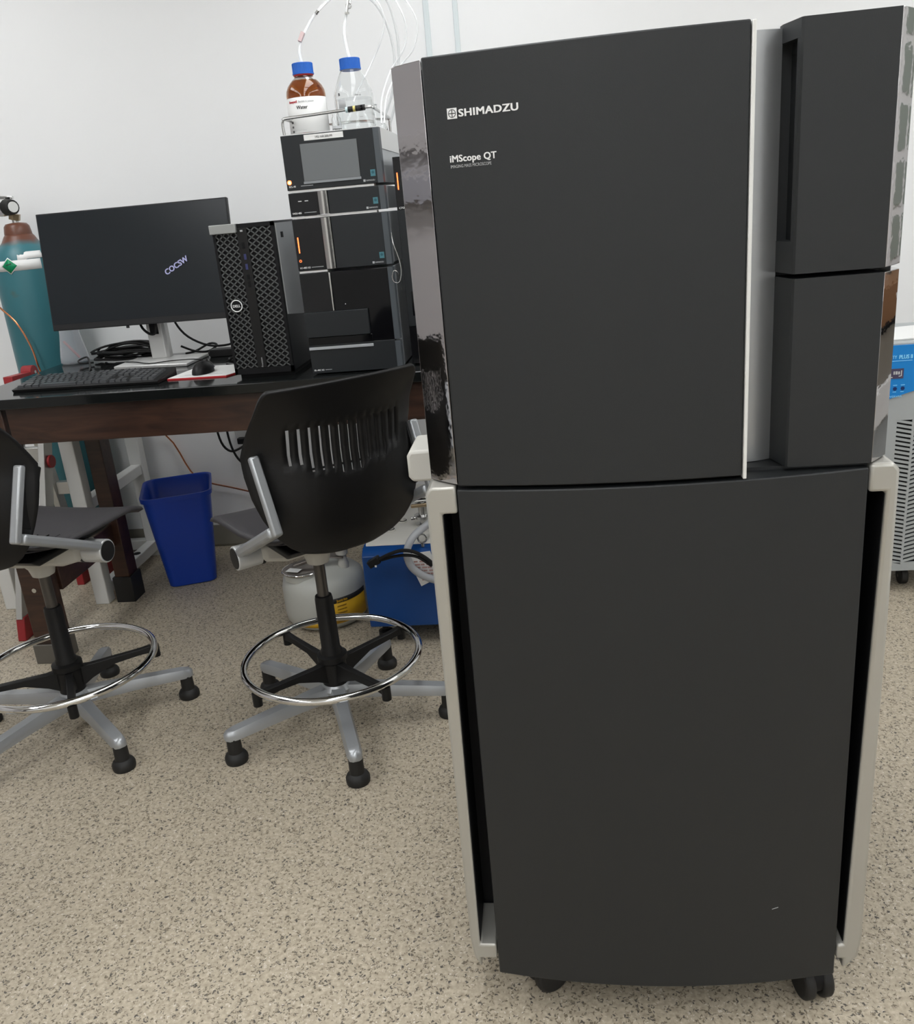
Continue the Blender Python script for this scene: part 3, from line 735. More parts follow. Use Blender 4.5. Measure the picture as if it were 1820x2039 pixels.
# loose capillary looped beside the pump
cap = [(-.4195,2.615,1.30),(-.414,2.60,1.27),(-.402,2.60,1.225),(-.4,2.60,1.19),(-.408,2.60,1.165),(-.422,2.60,1.165),(-.427,2.60,1.18),(-.42,2.60,1.197),(-.409,2.60,1.19),(-.404,2.605,1.165),(-.405,2.61,1.14)]
single(MB().tube(cap, .0012, 6), 'capillary_tube', steel, 'thin looped steel capillary hanging beside the pump module', 'tube')

# solvent tray with its rail
sr = thing('solvent_tray', 'white solvent tray with a bent wire rail on top of the stack', 'tray', (-.56, 2.8, 1.5775))
tr = MB(); 
tr.box(HX0+.008, HX1-.007, HY+.022, 2.966, 1.5775, 1.581)
tr.build('tray', white_pl, sr)
MB().box(HX1-.0058, HX1-.0035, HY+.024, 2.966, 1.524, 1.579).build('side_wall', white_pl, sr)
MB().box(HX0+.006, HX0+.008, HY+.03, 2.966, 1.58, 1.586).build('side_wall', white_pl, sr)
ra = .004
MB().tube([(HX0+.007,2.622,1.581),(HX0+.006,2.622,1.606),(HX0+.009,2.622,1.617),(HX0+.018,2.622,1.622),(-.60,2.622,1.625),(-.50,2.622,1.629),(-.448,2.622,1.6305),(-.438,2.626,1.6295),(-.435,2.64,1.628),(-.438,2.80,1.627),(-.44,2.925,1.626),(-.442,2.94,1.624),(-.45,2.945,1.624)], ra, 8).build('front_rail', steel, sr)
MB().tube([(-.44,2.935,1.581),(-.44,2.935,1.61),(-.442,2.936,1.622),(-.47,2.945,1.624),(-.56,2.945,1.624),(-.665,2.945,1.624),(-.685,2.935,1.622),(-.688,2.90,1.622),(-.688,2.66,1.622),(-.688,2.63,1.621)], ra, 8).build('rear_rail', steel, sr)
for i, (xx, m_) in enumerate(((-.507, mat('clip_clear', (.55,.72,.75), .3)),(-.500, rubber),(-.493, rubber),(-.486, yellow_ring),(-.479, rubber),(-.472, rubber),(-.465, black_gloss),(-.459, rubber))):
    MB().cyl((xx-.0032,2.622,1.6283+i*.0003), (xx+.0028,2.622,1.6285+i*.0003), .0075, n=14).build('colour_clip', m_, sr)

# bottles
def bottle(name, label, x, y, z0, body_m, kind):
    t = thing(name, label, 'bottle', (x, y, z0))
    if kind == 'amber':
        prof = [(.02,0),(.053,.002),(.056,.01),(.056,.108),(.0545,.120),(.049,.132),(.038,.145),(.0285,.153),(.026,.158),(.026,.178)]
    else:
        prof = [(.02,0),(.053,.002),(.056,.01),(.056,.098),(.0545,.108),(.047,.125),(.036,.150),(.0275,.166),(.0265,.172),(.0265,.180)]
    inner = [(max(r-.003, .005), z+.003) for r, z in prof]
    mb = MB().lathe([(.0005,0)]+prof+list(reversed(inner))+[(.0005,.004)], (x,y,z0), n=36, cap=False)
    mb.build('glass', body_m, t, smooth=60)
    zc = z0+prof[-1][1]
    cp = MB(); n = 40; pr_ = []
    for k in range(n*2):
        a = math.pi*k/n; r_ = .0295 if k % 2 else .0285; pr_.append((x+r_*math.cos(a), y+r_*math.sin(a)))
    cp.prism(pr_, zc-.012, zc+.012); c = cp.build('cap', cap_blue, t, smooth=0)
    MB().cyl((x,y,zc-.016), (x,y,zc-.012), .0305, n=32).build('cap_skirt', cap_blue, c)
    MB().lathe([(.0295,zc+.012-zc),(.0285,.0135),(.02,.0145)], (x,y,zc), n=32).build('cap_top', cap_blue, c)
    return t, zc
ab, zc1 = bottle('amber_bottle', 'amber glass water bottle with a white label and blue cap', -.645, 2.75, 1.581, amber, 'amber')
MB().lathe([(.027,0),(.0285,.002),(.0285,.007),(.027,.009)], (-.645,2.75,1.739), n=32).build('tamper_ring', red_ring, ab)
def arc_label(x, y, z0, z1, r, a0, a1, m, parent, name, n=24):
    rows = [[(x+rr*math.cos(R(a0+(a1-a0)*i/n)), y+rr*math.sin(R(a0+(a1-a0)*i/n)), z) for i in range(n+1)] for rr, z in ((r,z0),(r,z1))]
    return MB().grid(rows).build(name, m, parent, solid=.0006, off=1, smooth=60)
lb1 = arc_label(-.645, 2.75, 1.588, 1.681, .0566, -175, 0, liquid_label, ab, 'label')
def cyl_conf(cx, cy, r):
    def f(p):
        a = (p.x-cx)/r; d = r+.0009-(p.y)
        return Vector((cx+d*math.sin(a), cy-d*math.cos(a), p.z))
    return f
cf = cyl_conf(-.645, 2.75, .0566)
text('Honeywell', .0095, ink_red, lb1, (-.690, 0, 1.667), sx=.72, bold=.0001, conform=cf)
text('Burdick & Jackson', .0075, ink_grey, lb1, (-.656, 0, 1.667), sx=.8, conform=cf)
text('Water', .0135, ink_dark, lb1, (-.664, 0, 1.650), sx=.9, bold=.0002, conform=cf)
for i in range(4): text('|||||', .006, ink_dark, lb1, (-.690, 0, 1.592+i*.012), sx=1.0, conform=cf)
text('___________', .007, ink_grey, lb1, (-.68, 0, 1.596), conform=cf)
cb, zc2 = bottle('clear_bottle', 'clear glass reagent bottle with a blue cap beside the amber one', -.512, 2.77, 1.581, glass, 'clear')
cf2 = cyl_conf(-.512, 2.77, .0566)
gl = mat('grey_mark', (.42,.43,.44), .5)
arc_label(-.512, 2.77, 1.643, 1.667, .0566, -130, -105, gl, cb, 'write_field')
text('B', .010, ink_dark, cb, (-.548, 0, 1.676), conform=cf2, bold=.0004)
text('1000 ml', .006, ink_dark, cb, (-.50, 0, 1.672), conform=cf2)
for z in (1.60, 1.615, 1.63): text('---', .009, ink_dark, cb, (-.49, 0, z), conform=cf2)
MB().lathe([(.01,0),(.0515,.001),(.0522,.02),(.0522,.085),(.0005,.085)], (-.512,2.77,1.5848), n=32).build('water', glass, cb, smooth=60)
# small vials and a flask in the tray
fl = thing('conical_flask', 'small clear conical flask in the tray behind the wire rail', 'flask', (-.472, 2.86, 1.581))
MB().lathe([(.0005,0),(.034,.001),(.036,.006),(.033,.02),(.018,.05),(.010,.062),(.010,.078),(.0085,.078),(.0085,.062),(.016,.05),(.031,.02),(.033,.006),(.0005,.003)], (-.472,2.86,1.581), n=28, cap=False).build('glass', glass, fl, smooth=60)
MB().torus((-.472,2.86,1.658), .0098, .0012, n=24, m=6).build('rim', glass, fl)
vi = thing('glass_vial', 'small clear vial standing in front of the clear bottle', 'vial', (-.553, 2.685, 1.581))
MB().lathe([(.0005,0),(.0125,0),(.013,.002),(.013,.034),(.009,.040),(.009,.046),(.008,.046),(.008,.04),(.012,.033),(.012,.002),(.0005,.0012)], (-.553,2.685,1.581), n=24, cap=False).build('glass', glass, vi, smooth=60)
MB().lathe([(.0134,0),(.0134,.007)], (-.553,2.685,1.589), n=24, cap=False).build('printed_band', ink_grey, vi)

# solvent tubing
tubes = {
 'white solvent line arching up from the amber bottle cap': [(-.645,2.75,zc1+.0148),(-.649,2.755,1.805),(-.640,2.765,1.835),(-.622,2.78,1.868),(-.602,2.79,1.895),(-.570,2.80,1.923),(-.52,2.83,1.955),(-.46,2.87,1.945),(-.42,2.90,1.89),(-.405,2.93,1.80),(-.425,2.955,1.70),(-.47,2.99,1.62)],
 'white solvent line rising straight from the clear bottle cap': [(-.512,2.77,zc2+.0148),(-.524,2.80,1.843),(-.519,2.82,1.883),(-.506,2.82,1.917),(-.48,2.84,1.96),(-.44,2.87,1.965),(-.405,2.9,1.93),(-.39,2.93,1.83),(-.41,2.96,1.70),(-.45,2.995,1.61)],
 'thin clear tubing loop nearest the clear bottle': [(-.50,2.70,1.655),(-.49,2.74,1.69),(-.461,2.82,1.759),(-.427,2.82,1.814),(-.41,2.82,1.86),(-.416,2.82,1.906),(-.45,2.84,1.945),(-.50,2.86,1.965)],
 'thin clear tubing loop beside the cabinet, inner one': [(-.415,2.62,1.585),(-.42,2.70,1.655),(-.404,2.82,1.74),(-.362,2.82,1.788),(-.348,2.82,1.838),(-.357,2.82,1.884),(-.39,2.84,1.945),(-.44,2.86,1.985)],
 'thin clear tubing loop beside the cabinet, outer one': [(-.408,2.62,1.585),(-.405,2.70,1.66),(-.379,2.82,1.744),(-.335,2.82,1.786),(-.316,2.82,1.841),(-.325,2.82,1.884),(-.36,2.84,1.935),(-.42,2.86,1.99)],
}
for i, (lab, pts_) in enumerate(tubes.items()):
    single(MB().tube(pts_, .0042 if i < 2 else .0022, 8, sub=6), 'solvent_tube', tubing, lab, 'tube', 'solvent tubing above the stack')
single(MB().bar((-.645,2.758,1.829), (-.634,2.764,1.852), .0105, .0105, (0,1,0)), 'tube_sleeve', mat('sleeve_red', (.58,.44,.44), .4), 'small outlined sleeve on the amber bottle solvent line', 'sleeve')
c1 = thing('tube_clamp', 'metal tube clamp at the top of the clear bottle line', 'clamp', (-.507, 2.82, 1.915))
MB().cyl((-.513,2.815,1.898), (-.503,2.815,1.935), .0035, n=10).build('screw', steel, c1)
MB().torus((-.505,2.815,1.915), .007, .002, n=20, m=6, ax='y').build('ring', steel, c1)
MB().box(-.518, -.506, 2.812, 2.818, 1.894, 1.899).build('jaw', steel, c1)
c2 = thing('tube_clamp', 'metal tube clamp on the amber bottle line near the photo top', 'clamp', (-.583, 2.79, 1.912))
MB().bar((-.590,2.790,1.905), (-.563,2.795,1.926), .005, .005, (0,1,0)).build('lever', steel, c2)
MB().cyl((-.596,2.788,1.898), (-.588,2.788,1.906), .0045, n=10).build('pivot', steel, c2)

# ------------------------------------------------------------------ cables, adapter and dock on the table
cc = MB(); ptsc = []
for i in range(11*14):
    a = 2*math.pi*i/14; kx = .12+.018*math.sin(i*.37)+.012*random.uniform(-1,1); ky = .05+.02*math.sin(i*.21+1)
    ptsc.append((-1.560+kx*math.cos(a), 3.236+ky*.85*math.sin(a), ZT+.006+.028*(.5+.5*math.sin(i*.13+math.sin(a)))+.022*max(0,math.sin(a))+.004*random.random()))
cc.tube(ptsc, .004, 6, sub=2)
cc.tube([(-1.66,3.15,ZT+.008),(-1.70,3.13,ZT+.012),(-1.715,3.15,ZT+.02),(-1.69,3.165,ZT+.028),(-1.66,3.12,ZT+.014),(-1.62,3.04,ZT+.006),(-1.585,2.96,ZT+.006)], .0035, 6)
single(cc, 'cable_coil', black_pl, 'heap of coiled black cable behind the monitor stand', 'cable')
single(MB().tube([(-1.43,3.12,1.10),(-1.425,3.09,1.05),(-1.40,3.085,1.02),(-1.378,3.09,1.018),(-1.372,3.095,1.05),(-1.37,3.12,1.10)], .0045, 8), 'video_cable', black_pl, 'short black cable loop hanging through the monitor stand', 'cable')
single(MB().tube([(-1.34,3.17,1.10),(-1.33,3.17,1.04),(-1.30,3.19,.985),(-1.24,3.22,.945),(-1.17,3.24,.94),(-1.12,3.245,.96)], .0042, 8), 'power_cable', black_pl, 'black power cable drooping right from the monitor to the dock', 'cable')
single(MB().tube([(-1.345,3.215,.95),(-1.30,3.235,.925),(-1.25,3.235,.922),(-1.22,3.25,.94),(-1.255,3.27,.945),(-1.31,3.26,.922),(-1.34,3.235,.919)], .004, 8), 'adapter_cable', black_pl, 'black cable loop lying between stand and power adapter', 'cable')
ad = thing('power_adapter', 'black power adapter brick lying right of the monitor stand', 'adapter', (-1.155, 3.15, ZT))
MB().box(-1.205, -1.10, 3.12, 3.175, ZT, ZT+.026).build('brick', black_pl, ad, bevel=.003)
MB().cyl((-1.204,3.148,ZT+.013), (-1.218,3.148,ZT+.013), .005, n=12).build('strain_relief', rubber, ad)
dk = thing('usb_dock', 'black dock with blue lights behind the tower computer', 'dock', (-1.03, 3.16, ZT))
MB().box(-1.075, -.985, 3.13, 3.20, ZT, ZT+.055).build('box', black_pl, dk, bevel=.003)
MB().box(-1.012, -1.009, 3.1285, 3.13, ZT+.028, ZT+.05).build('blue_light', led_blue, dk)
MB().cyl((-1.0105,3.1285,ZT+.02), (-1.0105,3.1305,ZT+.02), .003, n=10).build('blue_light', led_blue, dk)
MB().cyl((-1.022,3.1285,ZT+.02), (-1.022,3.1305,ZT+.02), .002, n=10).build('blue_light', led_blue, dk)
single(MB().tube([(-1.09,2.96,ZT+.004),(-1.05,3.0,ZT+.02),(-1.02,3.03,ZT+.008),(-1.06,3.05,ZT+.012),(-1.10,3.02,ZT+.006),(-1.04,2.97,ZT+.006),(-.99,3.0,ZT+.012),(-1.0,3.06,ZT+.006)], .003, 6), 'usb_cable', black_pl, 'thin black cables tangled between mouse and dock', 'cable')
tb_ = thing('plastic_tub', 'translucent plastic tub with a red strip inside, left of the cable heap', 'container', (-1.775, 3.235, ZT))
MB().lathe([(.0005,.001),(.045,0),(.052,.006),(.050,.03),(.036,.11),(.034,.16),(.032,.16),(.034,.11),(.048,.03),(.049,.008),(.0005,.003)], (-1.775,3.235,ZT), n=32, cap=False).build('tub', clearpl, tb_, smooth=60)
MB().bar((-1.80,3.225,ZT+.085), (-1.755,3.235,ZT+.02), .003, .014, (0,1,0)).build('red_strip', mat('strip_red', (.5,.08,.08), .5), tb_)

# ------------------------------------------------------------------ gas cylinder
gx, gy = -2.008, 3.45
gc = thing('gas_cylinder', 'tall teal gas cylinder with a brown neck behind the table', 'gas cylinder', (gx, gy, 0))
MB().lathe([(.095,0),(.117,.015),(.118,1.27),(.116,1.295),(.105,1.325),(.08,1.35),(.066,1.366),(.056,1.384),(.050,1.392)], (gx,gy,0), n=48).build('body', teal, gc, smooth=60)
MB().lathe([(.050,1.385),(.050,1.398),(.046,1.422),(.038,1.432),(.012,1.436)], (gx,gy,0), n=32).build('neck_ring', brown_p, gc, smooth=60)
MB().cyl((gx,gy,1.432), (gx,gy,1.452), .012, n=16).build('valve_stem', steel, gc)
MB().cyl((gx-.002,gy,1.446), (gx+.004,gy,1.468), .021, n=6).build('valve_nut', brass, gc)
kd = Vector((.86,-.5,-.02)).normalized()
kc = Vector((gx+.004, gy-.02, 1.492))
kn = MB().cyl(kc-kd*.022, kc+kd*.020, .031, .027, n=14).build('knob', rubber, gc, bevel=.003)
MB().cyl(kc+kd*.020, kc+kd*.0225, .0195, n=24).build('knob_face', paper, kn)
rg = Vector((gx-.055, gy-.005, 1.492))
MB().cyl(kc-kd*.022, rg-kd*.02, .021, n=20).build('regulator_body', chrome, gc, bevel=.002)
MB().bar((gx-.12,gy-.01,1.480), (gx-.02,gy-.01,1.478), .036, .034).build('manifold', chrome, gc, bevel=.004)
MB().cyl((gx-.06,gy-.02,1.445), (gx-.066,gy-.03,1.468), .009, n=12).build('outlet', black_pl, gc)
MB().bar((gx-.045,gy,1.530), (gx+.012,gy,1.526), .014, .012).build('connector', chrome, gc, bevel=.002)
gcn = Vector((gx-.062, gy-.045, 1.536)); gd = Vector((.45,-.89,.05)).normalized()
gg = MB().cyl(gcn, gcn+gd*.024, .036, n=32).build('gauge', chrome, gc, bevel=.002)
gf = MB().cyl(gcn+gd*.024, gcn+gd*.0255, .032, n=32).build('gauge_face', paper, gg)
nd = gd.cross(Vector((0,0,1))).normalized()
MB().bar(gcn+gd*.0265+Vector((0,0,.002)), gcn+gd*.0265+nd*(-.018)+Vector((0,0,-.006)), .003, .001, gd).build('needle', ink_dark, gf)
lbg = arc_label(gx, gy, 1.262, 1.300, .1182, -138, -32, paper, gc, 'hazard_label')
cfg = cyl_conf(gx, gy, .1182)
def cylquad(p4, m, nm, parent, lift=.0012):
    f = cyl_conf(gx, gy, .1182+lift); vs = [f(Vector((a, 0, z))) for a, z in p4]
    vs2 = [f(Vector((a, .001, z))) for a, z in p4]; n = len(vs)
    return MB().add(vs2+vs, [tuple(range(n)), tuple(range(n,2*n))]+[(i,(i+1)%n,(i+1)%n+n,i+n) for i in range(n)]).build(nm, m, parent, smooth=0)
dx = gx+.004
def cyl_diamond(w_, h_, m, nm, parent, lift, n=10):
    f = cyl_conf(gx, gy, .1182+lift); rows = [[], []]
    for i in range(n+1):
        t_ = -1+2*i/n; hh_ = h_*(1-abs(t_))+.0002
        rows[0].append(f(Vector((dx+w_*t_, 0, 1.281-hh_)))); rows[1].append(f(Vector((dx+w_*t_, 0, 1.281+hh_))))
    return MB().grid(rows).build(nm, m, parent, solid=.0004, off=1, smooth=60)
cyl_diamond(.034, .031, paper, 'diamond_border', lbg, .0006)
cyl_diamond(.029, .0265, green_d, 'green_diamond', lbg, .0012)
cylquad([(dx-.012,1.283),(dx+.010,1.288),(dx+.010,1.291),(dx-.012,1.286)], ink_dark, 'diamond_mark', lbg, .0026)
for i in range(3): text('....', .008, ink_grey, lbg, (gx-.06+.0*i, 0, 1.290-.008*i), conform=cfg, sx=1.3)
text('III III', .012, ink_dark, lbg, (gx-.062, 0, 1.266), conform=cfg, sx=.8)
up_l = Vector((0,0,0))
fcap = lambda p: p
rows = []
for rr, z in ((.103,1.328),(.1155,1.302)):
    rows.append([(gx+(rr+.001)*math.cos(R(a)), gy+(rr+.001)*math.sin(R(a)), z+ (0 if a>-60 else -.004)) for a in range(-72,-20,6)])
MB().grid(rows).build('shoulder_label', paper, gc, solid=.0006, off=1)
cylquad([(gx-.125,1.268),(gx-.083,1.268),(gx-.081,1.288),(gx-.125,1.288)], paper, 'side_label', gc, .0006)
# copper line from the regulator down behind the table and along the wall
single(MB().tube([(gx-.066,gy-.03,1.446),(-2.10,3.38,1.40),(-2.12,3.32,1.28),(-2.09,3.30,1.17),(-2.016,3.30,1.079),(-1.98,3.305,.98),(-1.968,3.31,.88),(-1.95,3.35,.74),(-1.80,3.50,.63),(-1.649,3.60,.53),(-1.567,3.60,.362),(-1.51,3.60,.31),(-1.40,3.605,.275),(-1.25,3.605,.235),(-1.0,3.605,.20),(-.6,3.605,.19)], .0035, 8), 'copper_line', copper, 'thin bent copper gas line running down the teal cylinder and along the wall', 'pipe')

# ------------------------------------------------------------------ white cylinder rack
rk = thing('cylinder_rack', 'white steel floor rack standing round the gas cylinder under the table end', 'rack', (-1.96, 3.3, 0))
for px_, py_ in ((-1.776,3.058),(-2.145,3.045),(-1.776,3.56),(-2.145,3.56)):
    MB().box(px_-.028, px_+.028, py_-.026, py_+.026, 0, .70).build('post', white_paint, rk, bevel=.003)
for px_ in (-1.776, -2.145):
    for z in (.05, .40): MB().box(px_-.022, px_+.022, 3.084, 3.534, z-.022, z+.022).build('side_rail', white_paint, rk, bevel=.003)
    MB().cyl((px_,3.38,.072), (px_,3.38,.0735), .016, n=16).build('hole', black_m, rk)
for z in (.05, .62): MB().box(-2.117, -1.804, 3.54, 3.58, z-.022, z+.022).build('rear_rail', white_paint, rk, bevel=.003)
# ------------------------------------------------------------------ ladder with red fittings
ld = thing('folding_ladder', 'folded aluminium ladder with red hinge and red feet beside the table end', 'ladder', (-1.91, 3.0, 0))
fx = (-1.94, -1.835)
for x in fx:
    r1 = MB().bar((x, 2.775, .07), (x, 3.08, .865), .024, .055, (0,1,0)).build('rail', alu_lad, ld, bevel=.002)
    MB().add([(x-.016,2.735,0),(x+.016,2.735,0),(x+.016,2.81,0),(x-.016,2.81,0),(x-.016,2.755,.085),(x+.016,2.755,.085),(x+.016,2.82,.085),(x-.016,2.82,.085)],
             [(0,3,2,1),(4,5,6,7),(0,1,5,4),(1,2,6,5),(2,3,7,6),(3,0,4,7)]).build('foot', red_m, r1, bevel=.003)
    r2 = MB().bar((x-.03, 3.27, .07), (x-.03, 3.16, .865), .024, .05, (0,1,0)).build('rail', alu_lad, ld, bevel=.002)
    MB().box(x-.046, x-.014, 3.235, 3.31, 0, .085).build('foot', red_m, r2, bevel=.003)
    MB().cyl((x+.012,2.985,.60), (x+.024,2.985,.60), .024, n=20).build('lock_knob', red_m, r1, bevel=.003)
    zh = .891 if x == fx[0] else .845
    hg = MB().cyl((x-.05,3.235,zh), (x-.008,3.235,zh), .027, n=28).build('hinge', red_m, ld, bevel=.002)
    MB().bar((x-.028,3.215,zh-.008), (x-.028,3.085,zh-.002), .036, .026).build('hinge_plate', red_m, ld, bevel=.002)
    MB().cyl((x-.008,3.235,zh), (x-.004,3.235,zh), .007, n=16).build('rivet', steel, hg)
for z in (.17, .40, .63):
    t_ = (z-.07)/.81
    MB().bar((fx[0]+.012, 2.775+.305*t_, z), (fx[1]-.012, 2.775+.305*t_, z), .055, .03, (0,1,0)).build('rung', alu_lad, ld, bevel=.002)
    MB().bar((fx[0]-.018, 3.27-.11*t_, z+.03), (fx[1]-.042, 3.27-.11*t_, z+.03), .05, .03, (0,1,0)).build('rung', alu_lad, ld, bevel=.002)

# ------------------------------------------------------------------ blue bin
def rrect(w_, d_, r_, n=6):
    o = []
    for sx_, sy_, a0 in ((1,1,0),(-1,1,90),(-1,-1,180),(1,-1,270)):
        for i in range(n+1):
            a = R(a0+90*i/n); o.append((sx_*(w_/2-r_)+r_*math.cos(a), sy_*(d_/2-r_)+r_*math.sin(a)))
    return o
bn = thing('waste_bin', 'blue plastic waste bin standing by the wall under the table', 'bin', (-1.500, 3.285, 0), R(20), local=True)
rings = [(.145,.185,.028,0.0),(.158,.198,.032,.004),(.190,.245,.035,.20),(.218,.282,.042,.372),(.232,.296,.046,.374),(.234,.298,.046,.392),(.224,.288,.044,.393),(.214,.278,.042,.388),(.186,.240,.035,.20),(.154,.194,.03,.008),(.10,.14,.02,.006)]
rows = []
for w_, d_, r_, z in rings:
    w_ *= 1.17; d_ *= 1.04; p_ = rrect(w_, d_, r_); rows.append([(a, b_, z) for a, b_ in p_+p_[:1]])
mbb = MB().grid(rows); n = len(rows[0]); mbb.f += [tuple(range(n-1))[::-1], tuple(range(len(mbb.v)-n, len(mbb.v)-1))]
mbb.build('shell', blue_bin, bn, smooth=50)

# ------------------------------------------------------------------ solvent can
sc = thing('solvent_can', 'squat white plastic solvent can with steel lid and yellow label', 'can', (-.83, 2.855, 0))
scx, scy = -.83, 2.855
MB().lathe([(.10,0),(.13,.004),(.143,.02),(.147,.05),(.147,.135),(.140,.165),(.118,.185),(.07,.198),(.02,.20)], (scx,scy,0), n=48).build('body', poly, sc, smooth=60)
MB().lathe([(.064,.176),(.066,.2),(.06,.204)], (scx-.055,scy-.05,0), n=36).build('neck', poly, sc, smooth=60)
ldd = MB().lathe([(.067,.199),(.070,.203),(.070,.208),(.062,.211),(.02,.212)], (scx-.055,scy-.05,0), n=36).build('lid', mat('lid_steel', (.34,.31,.285), .3, .9), sc, smooth=50)
MB().bar((scx-.085,scy-.06,.222), (scx+.02,scy-.03,.246), .024, .012).build('lever', mat('dark_steel', (.16,.14,.125), .35, .8), sc, bevel=.003)
MB().bar((scx+.02,scy-.03,.246), (scx+.085,scy-.012,.232), .045, .006).build('latch_plate', mat('dark_steel'), sc, bevel=.003)
MB().torus((scx-.055,scy-.05,.206), .0705, .0028, n=40, m=8).build('lid_rim', chrome, ldd)
MB().bar((scx-.098,scy-.080,.2165), (scx-.052,scy-.094,.2165), .030, .0008, (0,0,1)).build('tag', paper, sc)
MB().lathe([(.018,.185),(.020,.205),(.014,.225),(.014,.235),(.021,.242),(.021,.258),(.024,.262),(.024,.28),(.012,.285)], (scx+.082,scy-.012,0), n=24).build('spout_fitting', mat('fitting_grey', (.50,.49,.45), .5), sc, smooth=40)
MB().cyl((scx+.085,scy-.012,.272), (scx+.13,scy-.02,.295), .012, n=14).build('side_port', mat('fitting_grey'), sc)
MB().cyl((scx+.12,scy-.02,.291), (scx+.135,scy-.022,.297), .0085, n=12).build('green_plug', greenplug, sc)
def can_label(a0, a1, z0, z1, m, nm, r=.1474, par=sc): return arc_label(scx, scy, z0, z1, r, a0, a1, m, par, nm)
l1 = can_label(-77, -8, .028, .104, yellow, 'hazard_label')
can_label(-77, -8, .104, .122, ink_dark, 'label_header', .1476, l1)
can_label(-77, -74.5, .05, .122, ink_dark, 'label_border', .1478, l1)
can_label(-118, -82, .022, .040, yellow, 'lower_label')
cf3 = cyl_conf(scx, scy, .1483)
text('Justrite', .014, yellow, l1, (scx+.075, 0, .108), conform=cyl_conf(scx, scy, .1485), sx=1.0, bold=.0003)
for i in range(3): text('mmmmm', .010, mat('ink_brown', (.12,.06,.01), .5), l1, (scx+.075, 0, .09-.013*i), conform=cf3, sx=.9)
cylmark = text('I_____I', .018, ink_dark, l1, (scx+.05, 0, .036), conform=cf3)

# ------------------------------------------------------------------ vacuum pump
vp = thing('vacuum_pump', 'blue fronted vacuum pump unit with a white top beside the solvent can', 'pump', (-.45, 2.9, 0))
MB().box(-.622, -.25, 2.60, 3.2, .070, .322).build('housing', blue_pump, vp, bevel=.004)
MB().prism([(2.602,.322),(2.628,.340),(3.2,.340),(3.2,.322)], -.621, -.251, 'x').build('bevel_strip', blue_pump, vp)
MB().prism([(2.64,.3405),(2.665,.352),(3.19,.372),(3.19,.3405)], -.615, -.255, 'x').build('white_top', cream, vp, bevel=.003)
for i in range(3):
    for j in range(3): MB().bar((-.548+i*.014,3.0+j*.03,.3655+j*.0011), (-.545+i*.014,3.018+j*.03,.366+j*.0011), .006, .001).build('vent_slot', black_m, vp)
for xx, yy_ in ((-.545,2.74),(-.515,2.82)):
    kn_ = MB().lathe([(.016,.35),(.016,.360),(.010,.362),(.010,.372),(.006,.374)], (xx,yy_,0), n=20).build('knob', cream, vp)
    MB().torus((xx,yy_,.3605), .012, .0022, n=20, m=6).build('knob_ring', black_pl, kn_)
for xx in (-.585, -.30):
    for yy_ in (2.66, 3.12):
        MB().lathe([(.022,0),(.024,.006),(.024,.03),(.010,.034),(.010,.072)], (xx,yy_,0), n=18).build('foot', black_pl, vp)
MB().torus((-.424,2.625,.366), .014, .003, n=28, m=8, ax='y').build('eye_bolt', steel, vp)
MB().cyl((-.424,2.625,.338), (-.424,2.625,.353), .006, n=10).build('eye_bolt_stem', steel, vp)
fx_, fy_ = -.437, 2.78
kf = thing('vacuum_fitting', 'steel vacuum flange fitting with clamp on the white pump top', 'fitting', (fx_, fy_, .3567))
MB().lathe([(.026,.3567),(.026,.362),(.014,.364),(.014,.378),(.031,.382),(.031,.392),(.016,.396),(.0155,.425),(.024,.428),(.024,.436),(.012,.44),(.012,.462)], (fx_,fy_,0), n=24).build('flange_stack', steel, kf, smooth=30)
MB().bar((fx_-.04,fy_-.02,.386), (fx_-.02,fy_-.02,.388), .014, .012).build('clamp_ear', chrome, kf, bevel=.003)
MB().bar((fx_-.035,fy_-.02,.43), (fx_+.03,fy_-.02,.434), .012, .012).build('clamp_ear', brass, kf, bevel=.003)
MB().cyl((fx_-.03,fy_-.025,.45), (fx_+.03,fy_-.025,.452), .005, n=10).build('cross_bar', chrome, kf)
single(MB().tube([(-.36,2.72,.43),(-.40,2.66,.405),(-.445,2.60,.385),(-.468,2.574,.345),(-.462,2.570,.30),(-.435,2.570,.268),(-.39,2.570,.245),(-.33,2.570,.235)], .012, 12), 'vacuum_hose', hose_m, 'grey vacuum hose bending over the front of the pump', 'hose')
pc = thing('plug_cable', 'black power cord with a plug hanging over the blue pump front', 'cord', (-.52, 2.55, .3))
MB().tube([(-.56,2.558,.326),(-.52,2.552,.346),(-.48,2.548,.358),(-.44,2.546,.352),(-.40,2.546,.325),(-.36,2.546,.28)], .006, 8).build('cord', black_pl, pc)
MB().tube([(-.55,2.566,.322),(-.51,2.560,.334),(-.47,2.552,.340),(-.43,2.550,.332),(-.39,2.550,.30)], .005, 8).build('second_cord', black_pl, pc)
MB().bar((-.592,2.565,.308), (-.556,2.563,.328), .026, .024).build('plug', black_pl, pc, bevel=.003)
MB().box(-.571, -.565, 2.549, 2.551, .305, .311).build('plug_mark', ink_white, pc)
tg = thing('paper_tag', 'white paper tag with pink print tucked on the blue pump front', 'tag', (-.43, 2.594, .21))
MB().add([(-.478,2.593,.326),(-.398,2.593,.334),(-.375,2.588,.245),(-.436,2.586,.217),(-.478,2.5945,.326),(-.398,2.5945,.334),(-.375,2.5895,.245),(-.436,2.5875,.217)],
         [(0,3,2,1),(4,5,6,7),(0,1,5,4),(1,2,6,5),(2,3,7,6),(3,0,4,7)]).build('sheet', paper, tg, smooth=0)
for i in range(7):
    for j in range(3):
        xx = -.452+j*.018+i*.0035; zz = .30-i*.0105
        MB().box(xx, xx+.012+.004*((i+j)%2), 2.5855, 2.5865+.0, zz, zz+.005).build('print_line', mat('pink_print', (.45,.28,.25), .6), tg)

